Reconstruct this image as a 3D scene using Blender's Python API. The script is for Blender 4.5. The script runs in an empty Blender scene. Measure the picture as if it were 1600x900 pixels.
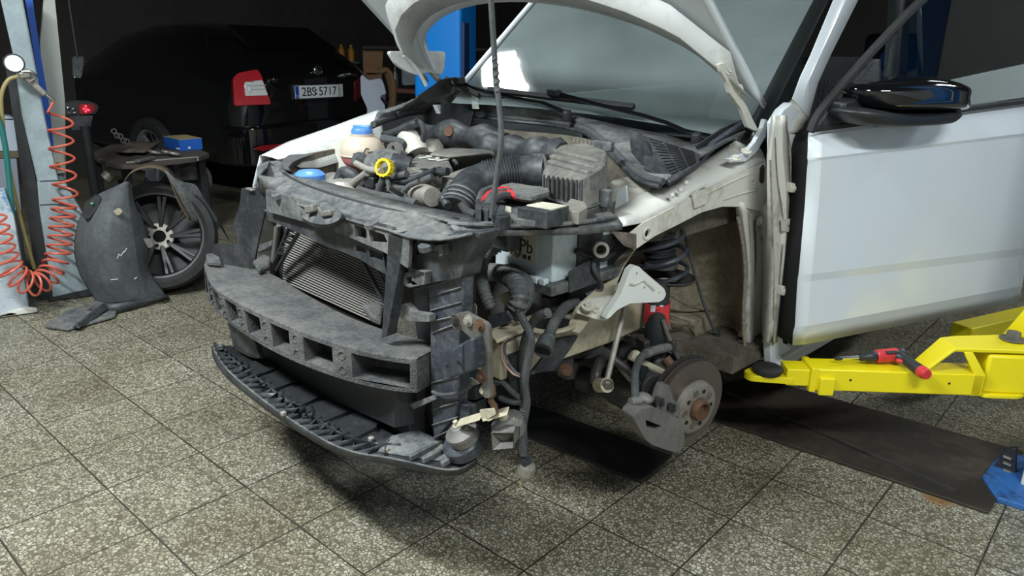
import bpy, bmesh, math, random
from mathutils import Vector, Matrix
from mathutils.geometry import tessellate_polygon
random.seed(7)
PI = math.pi
SC = bpy.context.scene
COL = SC.collection

# ------------------------------------------------------------------ camera
F_PX = 1155.0
YAW, PITCH, ROLL = 2.294651781897607, -0.3100828527427882, 0.01974003625240919
CAM = Vector((1.70932, -1.74735, 1.41096))
_d = Vector((math.cos(PITCH)*math.cos(YAW), math.cos(PITCH)*math.sin(YAW), math.sin(PITCH)))
_r = _d.cross(Vector((0, 0, 1))).normalized()
_u = _r.cross(_d)
R2 = math.cos(ROLL)*_r + math.sin(ROLL)*_u
U2 = -math.sin(ROLL)*_r + math.cos(ROLL)*_u
cd = bpy.data.cameras.new('camera')
cam = bpy.data.objects.new('camera', cd)
COL.objects.link(cam)
cd.sensor_width = 36.0
cd.lens = F_PX/1600*36
cd.clip_start = 0.05
cam.matrix_world = Matrix(((R2.x, U2.x, -_d.x, CAM.x), (R2.y, U2.y, -_d.y, CAM.y), (R2.z, U2.z, -_d.z, CAM.z), (0, 0, 0, 1)))
SC.camera = cam

# ------------------------------------------------------------------ light and exposure
SC.view_settings.view_transform = 'Standard'
SC.view_settings.look = 'None'
SC.view_settings.gamma = 1
SC.view_settings.use_curve_mapping = False
SC.view_settings.exposure = 0.55
wd = bpy.data.worlds.new('world')
SC.world = wd
wd.use_nodes = True
wd.node_tree.nodes['Background'].inputs[0].default_value = (0.55, 0.68, 0.75, 1)
wd.node_tree.nodes['Background'].inputs[1].default_value = 0.03
SC.cycles.max_bounces = 6
SC.cycles.use_denoising = True
# fluorescent ceiling fixtures: x, y, z, heading, length, width, power
LAMPS = [(-0.55, -2.25, 3.3, 0.15, 1.5, 0.30, 170, 'over the floor before the white car'),
         (2.95, -1.55, 3.3, 0.9, 1.5, 0.30, 95, 'near the open car door'),
         (-1.50, 0.29, 3.3, 0.35, 0.30, 0.20, 20, 'above the gap between the two cars'),
         (2.9, 3.4, 3.3, 1.4, 1.2, 0.30, 40, 'added unseen to brighten the rear of the white car')]  # last entry is an added lamp that brightens the rear side behind the door
CEIL = 3.45

# ------------------------------------------------------------------ from a sight line to a point of the place
TH = math.radians(4.0)                      # the white car stands turned 4 degrees to the tiles
RC = Matrix.Rotation(TH, 3, 'Z')
CCAM, CD_, CR, CU = RC @ CAM, RC @ _d, RC @ R2, RC @ U2
def _hit(c, v, x, y, z, D, pl):
    if pl is not None:
        n = Vector(pl[1]); t = (Vector(pl[0])-c).dot(n)/v.dot(n)
    elif D is not None: t = D
    elif x is not None: t = (x-c.x)/v.x
    elif y is not None: t = (y-c.y)/v.y
    else: t = (z-c.z)/v.z
    return c+v*t
def P(px, py, x=None, y=None, z=None, D=None, pl=None):     # in the white car's frame: x to its left, y to its rear
    return _hit(CCAM, CD_+CR*((px-800)/F_PX)-CU*((py-450)/F_PX), x, y, z, D, pl)
def W(px, py, x=None, y=None, z=None, D=None, pl=None):     # in the room's frame
    return _hit(CAM, _d+R2*((px-800)/F_PX)-U2*((py-450)/F_PX), x, y, z, D, pl)
def L(pts, **k): return [P(a, b, **k) for a, b in pts]
def LW(pts, **k): return [W(a, b, **k) for a, b in pts]
V = Vector

# ------------------------------------------------------------------ mesh building
def catmull(pts, n=8, closed=False):
    pts = [Vector(p) for p in pts]
    out = []
    m = len(pts)
    rng = m if closed else m-1
    for i in range(rng):
        if closed: a, b, c, d = pts[(i-1) % m], pts[i], pts[(i+1) % m], pts[(i+2) % m]
        else:
            b, c = pts[i], pts[i+1]
            a = pts[i-1] if i else b*2-c
            d = pts[i+2] if i+2 < m else c*2-b
        for k in range(n):
            t = k/n
            out.append(0.5*((2*b)+(c-a)*t+(2*a-5*b+4*c-d)*t*t+(3*b-a-3*c+d)*t**3))
    if not closed: out.append(pts[-1])
    return out
def resample(pts, n):
    pts = [Vector(p) for p in pts]
    ds = [0]
    for a, b in zip(pts, pts[1:]): ds.append(ds[-1]+(b-a).length)
    out = []
    for k in range(n):
        t = ds[-1]*k/(n-1); i = 0
        while i < len(ds)-2 and ds[i+1] < t: i += 1
        s = ds[i+1]-ds[i]
        out.append(pts[i].lerp(pts[i+1], 0 if s < 1e-9 else (t-ds[i])/s))
    return out
def frame(ax):
    ax = Vector(ax).normalized()
    a = Vector((0, 0, 1)) if abs(ax.z) < .9 else Vector((1, 0, 0))
    e1 = ax.cross(a).normalized()
    return e1, ax.cross(e1), ax
class MB:
    def __init__(s): s.v = []; s.f = []
    def add(s, vs, fs):
        o = len(s.v); s.v += [tuple(v) for v in vs]; s.f += [[i+o for i in f] for f in fs]; return s
    def hexa(s, p):        # 4 bottom, 4 top
        return s.add(p, [(3, 2, 1, 0), (4, 5, 6, 7), (0, 1, 5, 4), (1, 2, 6, 5), (2, 3, 7, 6), (3, 0, 4, 7)])
    def box(s, c, d, rot=None):
        c = Vector(c); x, y, z = d[0]/2, d[1]/2, d[2]/2
        p = [Vector(q) for q in ((-x, -y, -z), (x, -y, -z), (x, y, -z), (-x, y, -z), (-x, -y, z), (x, -y, z), (x, y, z), (-x, y, z))]
        if rot is not None: p = [rot @ q for q in p]
        return s.hexa([c+q for q in p])
    def bar(s, a, b, w, h, up=(0, 0, 1)):
        a, b = Vector(a), Vector(b); ax = (b-a).normalized(); e = ax.cross(Vector(up)).normalized(); k = e.cross(ax)
        e *= w/2; k *= h/2
        return s.hexa([a-e-k, a+e-k, b+e-k, b-e-k, a-e+k, a+e+k, b+e+k, b-e+k])
    def prism(s, poly, vec, holes=()):
        vec = Vector(vec); loops = [[Vector(p) for p in poly]]+[[Vector(p) for p in h] for h in holes]
        flat = [p for l in loops for p in l]; n = len(flat)
        tris = tessellate_polygon(loops)
        fs = [list(t) for t in tris]+[[i+n for i in reversed(t)] for t in tris]
        o = 0
        for l in loops:
            m = len(l)
            for i in range(m): fs.append([o+i, o+(i+1) % m, o+(i+1) % m+n, o+i+n])
            o += m
        return s.add(flat+[p+vec for p in flat], fs)
    def loft(s, secs, closed=True, caps=True):
        n = len(secs[0]); vs = [p for q in secs for p in q]; fs = []
        for i in range(len(secs)-1):
            for j in range(n if closed else n-1):
                k = (j+1) % n
                fs.append([i*n+j, i*n+k, (i+1)*n+k, (i+1)*n+j])
        if caps and closed:
            fs.append(list(range(n))[::-1]); fs.append([(len(secs)-1)*n+j for j in range(n)])
        return s.add(vs, fs)
    def strips(s, lines, n=24, sm=False):
        return s.loft([resample(catmull(l, 6) if sm else l, n) for l in lines], closed=False)
    def tube(s, pts, r, n=10, closed=False, caps=True):
        pts = [Vector(p) for p in pts]; m = len(pts); secs = []
        e1 = None
        for i, p in enumerate(pts):
            t = (pts[(i+1) % m]-pts[i-1]) if closed else (pts[min(i+1, m-1)]-pts[max(i-1, 0)])
            if t.length < 1e-9: t = Vector((0, 0, 1))
            t.normalize()
            if e1 is None: e1 = frame(t)[0]
            e1 = (e1-t*e1.dot(t))
            if e1.length < 1e-6: e1 = frame(t)[0]
            e1.normalize(); e2 = t.cross(e1)
            rr = r[i] if isinstance(r, (list, tuple)) else (r(i/(m-1)) if callable(r) else r)
            secs.append([p+(e1*math.cos(2*PI*k/n)+e2*math.sin(2*PI*k/n))*rr for k in range(n)])
        if closed: secs.append(secs[0])
        return s.loft(secs, caps=caps and not closed)
    def hose(s, pts, r, n=10, k=6): return s.tube(catmull(pts, k), r, n)
    def bellows(s, pts, r, pitch=.008, amp=.1, n=14):
        pts = catmull(pts, 10); ln = sum((b-a).length for a, b in zip(pts, pts[1:]))
        m = max(8, int(ln/pitch)*4); q = resample(pts, m+1)
        return s.tube(q, [r*(1+amp*(1 if (i % 4) in (1, 2) else -1)) for i in range(m+1)], n)
    def lathe(s, prof, o=(0, 0, 0), ax=(0, 0, 1), n=28, sx=1.0, sy=1.0, caps=True):
        e1, e2, ax = frame(ax); o = Vector(o)
        return s.loft([[o+ax*h+(e1*math.cos(2*PI*k/n)*sx+e2*math.sin(2*PI*k/n)*sy)*max(r, 1e-4) for k in range(n)] for r, h in prof], caps=caps)
    def cyl(s, a, b, r, r2=None, n=20):
        a, b = Vector(a), Vector(b)
        return s.lathe([(r, 0), (r if r2 is None else r2, (b-a).length)], a, b-a, n)
    def ball(s, c, r, sc=(1, 1, 1), n=20, m=12):
        c = Vector(c)
        return s.loft([[c+Vector((math.cos(2*PI*k/n)*math.sin(PI*i/m)*sc[0], math.sin(2*PI*k/n)*math.sin(PI*i/m)*sc[1], -math.cos(PI*i/m)*sc[2]))*r for k in range(n)] for i in range(m+1)], caps=False)
    def helix(s, o, ax, R, r, turns, h, n=8, steps=22, ph=0, R2_=None):
        e1, e2, ax = frame(ax); o = Vector(o); m = int(turns*steps)
        pts = []
        for i in range(m+1):
            a = 2*PI*turns*i/m+ph; q = R+((R2_ or R)-R)*i/m
            pts.append(o+ax*(h*i/m)+(e1*math.cos(a)+e2*math.sin(a))*q)
        return s.tube(pts, r, n)
    def bolt(s, c, ax, r=.009, h=.008):
        c = Vector(c); ax = Vector(ax).normalized()
        s.cyl(c-ax*.003, c+ax*.002, r*1.7, n=18); return s.cyl(c, c+ax*h, r, n=6)
def ring(c, ax, r, n=16, sx=1, sy=1):
    e1, e2, _ = frame(ax); c = Vector(c)
    return [c+e1*math.cos(2*PI*k/n)*r*sx+e2*math.sin(2*PI*k/n)*r*sy for k in range(n)]
def roundpoly(pts, r, n=5):
    pts = [Vector(p) for p in pts]; out = []; m = len(pts)
    for i in range(m):
        a, b, c = pts[i-1], pts[i], pts[(i+1) % m]
        k = min(r, (a-b).length*.45, (c-b).length*.45)
        p, q = b+(a-b).normalized()*k, b+(c-b).normalized()*k
        for j in range(n+1):
            t = j/n; out.append(p*(1-t)**2+b*2*t*(1-t)+q*t*t)
    return out
def obj(name, mb, m, parent=None, bevel=0, solid=0, sub=0, sharp=35, seg=2, off=0):
    me = bpy.data.meshes.new(name)
    me.from_pydata(mb.v, [], mb.f)
    bm = bmesh.new(); bm.from_mesh(me)
    bmesh.ops.remove_doubles(bm, verts=bm.verts, dist=1e-6)
    bmesh.ops.recalc_face_normals(bm, faces=bm.faces)
    bm.to_mesh(me); bm.free()
    for p in me.polygons: p.use_smooth = True
    me.set_sharp_from_angle(angle=math.radians(sharp))
    me.materials.append(m)
    o = bpy.data.objects.new(name, me); COL.objects.link(o)
    if parent is not None: o.parent = parent
    if solid:
        k = o.modifiers.new('thickness', 'SOLIDIFY'); k.thickness = solid; k.offset = off
    if bevel:
        k = o.modifiers.new('edge', 'BEVEL'); k.width = bevel; k.segments = seg; k.limit_method = 'ANGLE'; k.angle_limit = math.radians(40)
    if sub:
        k = o.modifiers.new('smooth', 'SUBSURF'); k.levels = sub; k.render_levels = sub
    return o
def tag(o, label, cat, group=None):
    o['label'] = label; o['category'] = cat
    if group: o['group'] = group
    return o
def thing(name, label, cat, loc=(0, 0, 0), rz=0, group=None):
    o = bpy.data.objects.new(name, None); COL.objects.link(o); o.location = loc; o.rotation_euler = (0, 0, rz)
    return tag(o, label, cat, group)
def struct(name, mb, m, **k):
    o = obj(name, mb, m, **k); o['kind'] = 'structure'; return o
def text(name, s, o, ex, ey, size, m, parent, depth=.001, sx=1.0):
    c = bpy.data.curves.new(name, 'FONT'); c.body = s; c.size = size; c.extrude = depth; c.align_x = 'CENTER'; c.align_y = 'CENTER'
    t = bpy.data.objects.new(name, c); COL.objects.link(t)
    bpy.context.view_layer.update()
    me = bpy.data.meshes.new_from_object(t.evaluated_get(bpy.context.evaluated_depsgraph_get()))
    bpy.data.objects.remove(t)
    ex = Vector(ex).normalized(); ey = Vector(ey); ey = (ey-ex*ey.dot(ex)).normalized(); ez = ex.cross(ey)
    for v in me.vertices: v.co = Vector(o)+ex*v.co.x*sx+ey*v.co.y+ez*v.co.z
    me.materials.clear(); me.materials.append(m)
    q = bpy.data.objects.new(name, me); COL.objects.link(q); q.parent = parent
    return q

# ------------------------------------------------------------------ materials
def pm(name, col, rough=.5, metal=0, col2=None, scale=8, lo=.4, hi=.7, bump=0, bscale=60, spec=.5, coat=0, emit=None, detail=6, stretch=None):
    m = bpy.data.materials.new(name); m.use_nodes = True
    nt = m.node_tree; b = nt.nodes['Principled BSDF']
    b.inputs['Base Color'].default_value = (*col, 1); b.inputs['Roughness'].default_value = rough
    b.inputs['Metallic'].default_value = metal; b.inputs['Specular IOR Level'].default_value = spec
    b.inputs['Coat Weight'].default_value = coat; b.inputs['Coat Roughness'].default_value = .05
    if emit: b.inputs['Emission Color'].default_value = (*emit[0], 1); b.inputs['Emission Strength'].default_value = emit[1]
    tc = nt.nodes.new('ShaderNodeTexCoord'); src = tc.outputs['Object']
    if stretch:
        mp = nt.nodes.new('ShaderNodeMapping'); mp.inputs['Scale'].default_value = stretch
        nt.links.new(src, mp.inputs[0]); src = mp.outputs[0]
    if col2:
        n = nt.nodes.new('ShaderNodeTexNoise'); n.inputs['Scale'].default_value = scale; n.inputs['Detail'].default_value = detail; n.inputs['Roughness'].default_value = .65
        nt.links.new(src, n.inputs['Vector'])
        r = nt.nodes.new('ShaderNodeValToRGB'); r.color_ramp.elements[0].position = lo; r.color_ramp.elements[1].position = hi
        r.color_ramp.elements[0].color = (*col, 1); r.color_ramp.elements[1].color = (*col2, 1)
        n2 = nt.nodes.new('ShaderNodeTexNoise'); n2.inputs['Scale'].default_value = scale*7; n2.inputs['Detail'].default_value = 5; n2.inputs['Roughness'].default_value = .7
        nt.links.new(src, n2.inputs['Vector'])
        mx = nt.nodes.new('ShaderNodeMix'); mx.data_type = 'FLOAT'; mx.inputs[0].default_value = .42
        nt.links.new(n.outputs['Fac'], mx.inputs[2]); nt.links.new(n2.outputs['Fac'], mx.inputs[3])
        nt.links.new(mx.outputs[0], r.inputs[0]); nt.links.new(r.outputs[0], b.inputs['Base Color'])
    if bump:
        n = nt.nodes.new('ShaderNodeTexNoise'); n.inputs['Scale'].default_value = bscale; n.inputs['Detail'].default_value = 3
        nt.links.new(src, n.inputs['Vector'])
        k = nt.nodes.new('ShaderNodeBump'); k.inputs['Strength'].default_value = bump; k.inputs['Distance'].default_value = .01
        nt.links.new(n.outputs['Fac'], k.inputs['Height']); nt.links.new(k.outputs[0], b.inputs['Normal'])
    return m
white = pm('white car paint', (.70, .74, .77), .25, coat=.6)
white_dirty = pm('white body paint with grime', (.66, .65, .59), .42, col2=(.20, .15, .095), scale=4.5, lo=.50, hi=.70)
warm_white = pm('warm white painted bracket', (.74, .74, .69), .3, coat=.4)
grey_white = pm('dusty grey white paint', (.60, .61, .59), .45, col2=(.34, .33, .29), scale=6, lo=.48, hi=.75)
white_dusty = pm('dusty cream body paint', (.64, .62, .545), .45, col2=(.30, .24, .16), scale=5, lo=.50, hi=.72)
cream = pm('cream chassis paint with mud', (.43, .385, .28), .55, col2=(.17, .12, .07), scale=9, lo=.48, hi=.78)
mud = pm('dried road mud on steel', (.17, .14, .095), .9, col2=(.40, .345, .26), scale=6, lo=.4, hi=.7, bump=.9, bscale=45)
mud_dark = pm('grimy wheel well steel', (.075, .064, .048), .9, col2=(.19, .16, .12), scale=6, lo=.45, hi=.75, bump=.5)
plast = pm('dusty black plastic', (.020, .023, .027), .5, col2=(.105, .11, .112), scale=9, lo=.45, hi=.74)
plast_top = pm('black plastic under road dust', (.052, .058, .062), .6, col2=(.245, .24, .22), scale=8, lo=.42, hi=.70)
plast_dark = pm('black plastic', (.018, .020, .022), .45, col2=(.05, .05, .05), scale=12, lo=.5, hi=.8)
plast_blue = pm('dark blue black coated steel', (.028, .033, .044), .45, col2=(.13, .135, .145), scale=14, lo=.48, hi=.72)
foam = pm('grey expanded foam', (.040, .043, .046), .9, col2=(.145, .14, .128), scale=9, lo=.40, hi=.68, bump=.5, bscale=190)
rubber = pm('dusty grey rubber', (.050, .053, .056), .8, col2=(.12, .12, .115), scale=14, lo=.45, hi=.75)
rubber_blk = pm('black rubber', (.014, .014, .015), .7, col2=(.035, .034, .032), scale=10)
gloss_black = pm('glossy black paint', (.004, .004, .005), .07, coat=1)
black = pm('black for shaded gaps', (.004, .004, .004), .95)  # pure black that stands in for the shade inside holes, slots and gaps
steel = pm('bare steel', (.42, .40, .37), .4, 1, col2=(.20, .17, .14), scale=20)
chrome = pm('chrome', (.75, .75, .76), .12, 1)
rust = pm('rusty steel', (.16, .085, .05), .7, .5, col2=(.12, .07, .045), scale=30)
cast = pm('dusty cast metal', (.20, .19, .175), .65, .35, col2=(.10, .095, .085), scale=18)
cast_dark = pm('dark oily metal', (.045, .044, .043), .5, .5, col2=(.11, .10, .09), scale=14)
alu = pm('dusty aluminium', (.42, .40, .36), .55, .5, col2=(.24, .21, .17), scale=16)
disc_m = pm('brake disc iron', (.15, .135, .12), .42, .7, col2=(.20, .15, .10), scale=14, lo=.45, hi=.65)
blue_cap = pm('blue plastic', (.09, .24, .62), .35)
blue_paint = pm('blue lift paint', (.02, .16, .50), .35, col2=(.01, .07, .24), scale=5, lo=.6, hi=.8)
blue_dirty = pm('worn blue lift paint', (.03, .13, .38), .5, col2=(.02, .025, .04), scale=9, lo=.45, hi=.65)
yellow = pm('yellow lift paint', (.80, .66, .008), .35, col2=(.12, .09, .02), scale=26, lo=.62, hi=.72)
yellow_p = pm('yellow plastic', (.75, .55, .02), .4)
red_p = pm('red plastic', (.58, .035, .04), .35)
red_hose = pm('salmon red air hose', (.52, .10, .06), .4)
grey_post = pm('grey blue painted steel', (.30, .36, .38), .5, col2=(.20, .24, .26), scale=6)
black_gap = plast_dark
paper = pm('white paper', (.72, .74, .80), .8)
label_m = pm('cream paper label', (.62, .58, .46), .7, col2=(.45, .41, .32), scale=20)
ink = pm('black ink', (.01, .01, .01), .6)
card = pm('brown cardboard', (.22, .12, .06), .85)
box_m = pm('beige dust on black plastic', (.075, .078, .076), .65, col2=(.25, .235, .195), scale=7, lo=.38, hi=.66)
# ------------------------------------------------------------------ the room
TS = 0.32
def floor_mat():
    m = bpy.data.materials.new('terrazzo tiles'); m.use_nodes = True; nt = m.node_tree; N = nt.nodes; K = nt.links
    b = N['Principled BSDF']
    def node(t, **k):
        n = N.new(t)
        for a, v in k.items(): setattr(n, a, v)
        return n
    def mth(op, a, c=None, clamp=False):
        n = node('ShaderNodeMath', operation=op, use_clamp=clamp)
        for i, q in enumerate((a, c)):
            if q is None: continue
            if isinstance(q, (int, float)): n.inputs[i].default_value = q
            else: K.new(q, n.inputs[i])
        return n.outputs[0]
    def ramp(src, els):
        n = node('ShaderNodeValToRGB'); cr = n.color_ramp
        while len(cr.elements) < len(els): cr.elements.new(.5)
        for e, (p, c) in zip(cr.elements, els): e.position = p; e.color = (*c, 1)
        K.new(src, n.inputs[0]); return n.outputs[0]
    def mix(f, a, c, bt='MIX'):
        n = node('ShaderNodeMix', data_type='RGBA', blend_type=bt)
        for s, q in ((n.inputs[0], f), (n.inputs[6], a), (n.inputs[7], c)):
            if isinstance(q, (int, float)): s.default_value = q
            elif isinstance(q, tuple): s.default_value = (*q, 1)
            else: K.new(q, s)
        return n.outputs[2]
    tc = node('ShaderNodeTexCoord'); sx = node('ShaderNodeSeparateXYZ'); K.new(tc.outputs['Object'], sx.inputs[0])
    gx = mth('DIVIDE', mth('ADD', sx.outputs[0], 2.3), TS); gy = mth('DIVIDE', mth('ADD', sx.outputs[1], 1.035), TS)
    fx, fy = mth('FRACT', gx), mth('FRACT', gy)
    ex = mth('MINIMUM', fx, mth('SUBTRACT', 1, fx)); ey = mth('MINIMUM', fy, mth('SUBTRACT', 1, fy))
    edge = mth('MULTIPLY', mth('MINIMUM', ex, ey), TS)
    wob = node('ShaderNodeTexNoise'); wob.inputs['Scale'].default_value = 9; K.new(tc.outputs['Object'], wob.inputs['Vector'])
    grout = mth('LESS_THAN', edge, mth('ADD', mth('MULTIPLY', wob.outputs['Fac'], .004), .0008))
    ids = node('ShaderNodeCombineXYZ'); K.new(mth('FLOOR', gx), ids.inputs[0]); K.new(mth('FLOOR', gy), ids.inputs[1])
    wn = node('ShaderNodeTexWhiteNoise'); K.new(ids.outputs[0], wn.inputs['Vector'])
    # chips, each tile with its own patch of the pattern
    off = node('ShaderNodeVectorMath', operation='MULTIPLY_ADD'); K.new(wn.outputs['Color'], off.inputs[0]); off.inputs[1].default_value = (3, 3, 0); K.new(tc.outputs['Object'], off.inputs[2])
    dn = node('ShaderNodeTexNoise'); dn.inputs['Scale'].default_value = 60; K.new(off.outputs[0], dn.inputs['Vector'])
    dv = node('ShaderNodeVectorMath', operation='MULTIPLY_ADD'); K.new(dn.outputs['Color'], dv.inputs[0]); dv.inputs[1].default_value = (.010, .010, 0); K.new(off.outputs[0], dv.inputs[2])
    v1 = node('ShaderNodeTexVoronoi', feature='DISTANCE_TO_EDGE'); v1.inputs['Scale'].default_value = 84; K.new(dv.outputs[0], v1.inputs['Vector'])
    v2 = node('ShaderNodeTexVoronoi'); v2.inputs['Scale'].default_value = 84; K.new(dv.outputs[0], v2.inputs['Vector'])
    sc_ = node('ShaderNodeSeparateColor'); K.new(v2.outputs['Color'], sc_.inputs[0])
    chipcol = ramp(sc_.outputs[0], [(0, (.13, .12, .085)), (.2, (.30, .28, .205)), (.55, (.40, .378, .295)), (1, (.51, .49, .405))])
    mask = mth('MULTIPLY', ramp(v1.outputs['Distance'], [(.07, (0, 0, 0)), (.15, (1, 1, 1))]), 1)
    col = mix(mask, (.125, .112, .080), chipcol)
    tone = ramp(wn.outputs['Value'], [(0, (.78, .78, .76)), (1, (1.0, 1.0, 1.0))])
    col = mix(1.0, col, tone, 'MULTIPLY')
    big = node('ShaderNodeTexNoise'); big.inputs['Scale'].default_value = 1.6; big.inputs['Detail'].default_value = 6; K.new(tc.outputs['Object'], big.inputs['Vector'])
    dirt = ramp(big.outputs['Fac'], [(.35, (.56, .51, .42)), (.62, (1, 1, 1))])
    col = mix(.75, col, dirt, 'MULTIPLY')
    col = mix(grout, col, (.035, .028, .02))
    # a rusty drip mark on one tile
    d_ = node('ShaderNodeVectorMath', operation='DISTANCE'); K.new(tc.outputs['Object'], d_.inputs[0]); q = W(1470, 780, z=0); d_.inputs[1].default_value = q
    rustm = mth('MULTIPLY', ramp(mth('ADD', mth('MULTIPLY', d_.outputs['Value'], 7), mth('MULTIPLY', wob.outputs['Fac'], .6)), [(.42, (1, 1, 1)), (.75, (0, 0, 0))]), .8)
    col = mix(rustm, col, (.22, .10, .02))
    K.new(col, b.inputs['Base Color'])
    K.new(ramp(big.outputs['Fac'], [(.3, (.55,)*3), (.7, (.38,)*3)]), b.inputs['Roughness'])
    bp = node('ShaderNodeBump'); bp.inputs['Strength'].default_value = .25; bp.inputs['Distance'].default_value = .004
    K.new(mth('SUBTRACT', 1, grout), bp.inputs['Height']); K.new(bp.outputs[0], b.inputs['Normal'])
    return m
X0, X1, Y0, Y1 = -7.2, 4.9, -5.5, 8.5
struct('floor', MB().box(((X0+X1)/2, (Y0+Y1)/2, -.05), (X1-X0, Y1-Y0, .1)), floor_mat())
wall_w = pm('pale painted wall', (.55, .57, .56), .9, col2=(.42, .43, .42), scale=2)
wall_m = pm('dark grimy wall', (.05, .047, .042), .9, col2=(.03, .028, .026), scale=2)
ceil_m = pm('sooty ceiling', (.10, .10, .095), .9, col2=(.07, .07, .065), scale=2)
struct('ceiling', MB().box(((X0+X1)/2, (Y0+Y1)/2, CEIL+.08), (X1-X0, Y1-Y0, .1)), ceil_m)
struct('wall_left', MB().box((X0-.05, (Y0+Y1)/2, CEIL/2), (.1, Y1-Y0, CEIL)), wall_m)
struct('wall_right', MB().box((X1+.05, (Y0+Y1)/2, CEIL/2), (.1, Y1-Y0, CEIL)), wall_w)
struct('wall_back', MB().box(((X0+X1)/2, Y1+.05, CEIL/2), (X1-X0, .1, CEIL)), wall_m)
struct('wall_front', MB().box(((X0+X1)/2, Y0-.05, CEIL/2), (X1-X0, .1, CEIL)), wall_w)
# steel plates let into the floor: rusty channel cover of the lift and a dark ramp strip
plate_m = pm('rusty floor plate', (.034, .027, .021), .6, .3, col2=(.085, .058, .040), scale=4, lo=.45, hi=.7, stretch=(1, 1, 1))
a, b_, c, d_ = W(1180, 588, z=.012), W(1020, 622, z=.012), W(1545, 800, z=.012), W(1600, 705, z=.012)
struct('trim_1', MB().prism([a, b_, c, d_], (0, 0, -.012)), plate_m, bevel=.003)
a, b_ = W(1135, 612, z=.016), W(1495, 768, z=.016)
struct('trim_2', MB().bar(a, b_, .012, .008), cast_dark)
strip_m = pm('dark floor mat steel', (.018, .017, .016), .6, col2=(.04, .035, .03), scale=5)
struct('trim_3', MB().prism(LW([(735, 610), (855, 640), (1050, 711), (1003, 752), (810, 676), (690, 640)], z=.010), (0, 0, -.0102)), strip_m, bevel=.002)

for x, y, z, a, ln, wd_, pw, where in LAMPS:
    t = thing('ceiling_lamp', 'long fluorescent ceiling lamp '+where, 'ceiling lamp', (x, y, z), a, 'fluorescent ceiling lamps')
    obj('housing', MB().box((0, 0, .09), (ln+.08, wd_+.06, .10)), white_dusty, t, bevel=.006)
    for s in (-1, 1): obj('bracket', MB().box((s*ln*.35, 0, (CEIL+.03-z+.14)/2), (.03, .03, CEIL+.03-z-.14)), steel, t)
    for s in (-1, 1):
        obj('tube', MB().cyl((-ln/2, s*wd_*.28, .015), (ln/2, s*wd_*.28, .015), .013, n=12), pm('lit tube', (.9, .95, 1), .4, emit=((.86, .95, 1), 14)), t)
    ld = bpy.data.lights.new('lamp light', 'AREA'); ld.shape = 'RECTANGLE'; ld.size = ln; ld.size_y = wd_; ld.energy = pw; ld.color = (.90, .98, 1.0)
    lo = bpy.data.objects.new('lamp_light', ld); COL.objects.link(lo); lo.parent = t; lo.location = (0, 0, -.005)
# ------------------------------------------------------------------ the white car: body
car = thing('car', 'white car stripped of its front bumper, lights and left front wing, raised on the lift', 'car', (0, 0, 0), -TH)
# --- bumper foam, beam, undertray
TOPZ = .665
ft = catmull(L([(319, 416), (332, 447), (365, 470), (415, 495), (480, 522), (550, 545), (610, 558), (651, 563)], z=TOPZ), 6)
ft = resample(ft, 40)
fb = catmull(L([(322, 462), (338, 487), (372, 515), (420, 545), (480, 573), (550, 597), (610, 610), (651, 614)], z=TOPZ-.095), 6)
fb = resample(fb, 40)
rt = resample(catmull(L([(322, 405), (345, 412), (405, 423), (430, 431), (470, 455), (530, 488), (590, 512), (650, 528), (690, 540)], z=TOPZ+.004), 6), 40)
def lerp(a, b, t): return a+(b-a)*t
front = lambda s, t: lerp(ft[min(39, int(s*39))].lerp(ft[min(39, int(s*39)+1)], s*39-int(s*39)), fb[min(39, int(s*39))].lerp(fb[min(39, int(s*39)+1)], s*39-int(s*39)), t)
def foam_mesh():
    mb = MB()
    cells = [(.015, .075), (.115, .185), (.235, .315), (.365, .455), (.51, .605), (.655, .745), (.795, .885), (0, 0)]
    # pockets measured along the front, in share of its length
    cells = [(.012, .058), (.098, .150), (.193, .252), (.300, .372), (.420, .497), (.548, .625), (.680, .780), (.838, .985)]
    cuts = sorted({0, 1, *[c for ab in cells for c in ab]})
    inward = lambda s: (rt[min(39, int(s*39))]-ft[min(39, int(s*39))]).normalized()*V((1, 1, 0))
    N = 5
    for a, b in zip(cuts, cuts[1:]):
        hole = (a, b) in cells
        ss = [a+(b-a)*k/N for k in range(N+1)]
        rows = [0, .13, .87, 1]
        for r0, r1 in zip(rows, rows[1:]):
            if hole and r0 == .13: continue
            for s0, s1 in zip(ss, ss[1:]):
                mb.add([front(s0, r0), front(s1, r0), front(s1, r1), front(s0, r1)], [(0, 1, 2, 3)])
        if hole:                     # a pocket: four tapered walls and a floor deep inside
            dv = inward((a+b)/2)*.085
            q = [front(a, .13), front(b, .13), front(b, .87), front(a, .87)]
            c = sum(q, V())/4
            k = [lerp(p, c, .08)+dv for p in q]
            mb.add(q+k, [(0, 1, 5, 4), (1, 2, 6, 5), (2, 3, 7, 6), (3, 0, 4, 7), (4, 5, 6, 7)])
    # top, back, underside, ends
    rb = [p-V((0, 0, .095)) for p in rt]
    mb.loft([ft, [lerp(a, b, .04)+V((0, 0, .004)) for a, b in zip(ft, rt)], rt, rb, fb], closed=False)
    for i in (0, 39): mb.add([ft[i], rt[i], rb[i], fb[i]], [(0, 1, 2, 3)])
    return mb
foam_o = obj('bumper_foam', foam_mesh(), foam, car)
for s in (.175, .276, .395, .522, .652, .81):
    for t in (.28, .72):
        c = front(s, t); nrm = (ft[int(s*39)]-rt[int(s*39)]).normalized()
        obj('foam_stud', MB().lathe([(.014, -.01), (.014, .002), (.011, .003), (.010, 0), (0, 0)], c, nrm, 18), foam, foam_o)
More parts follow.
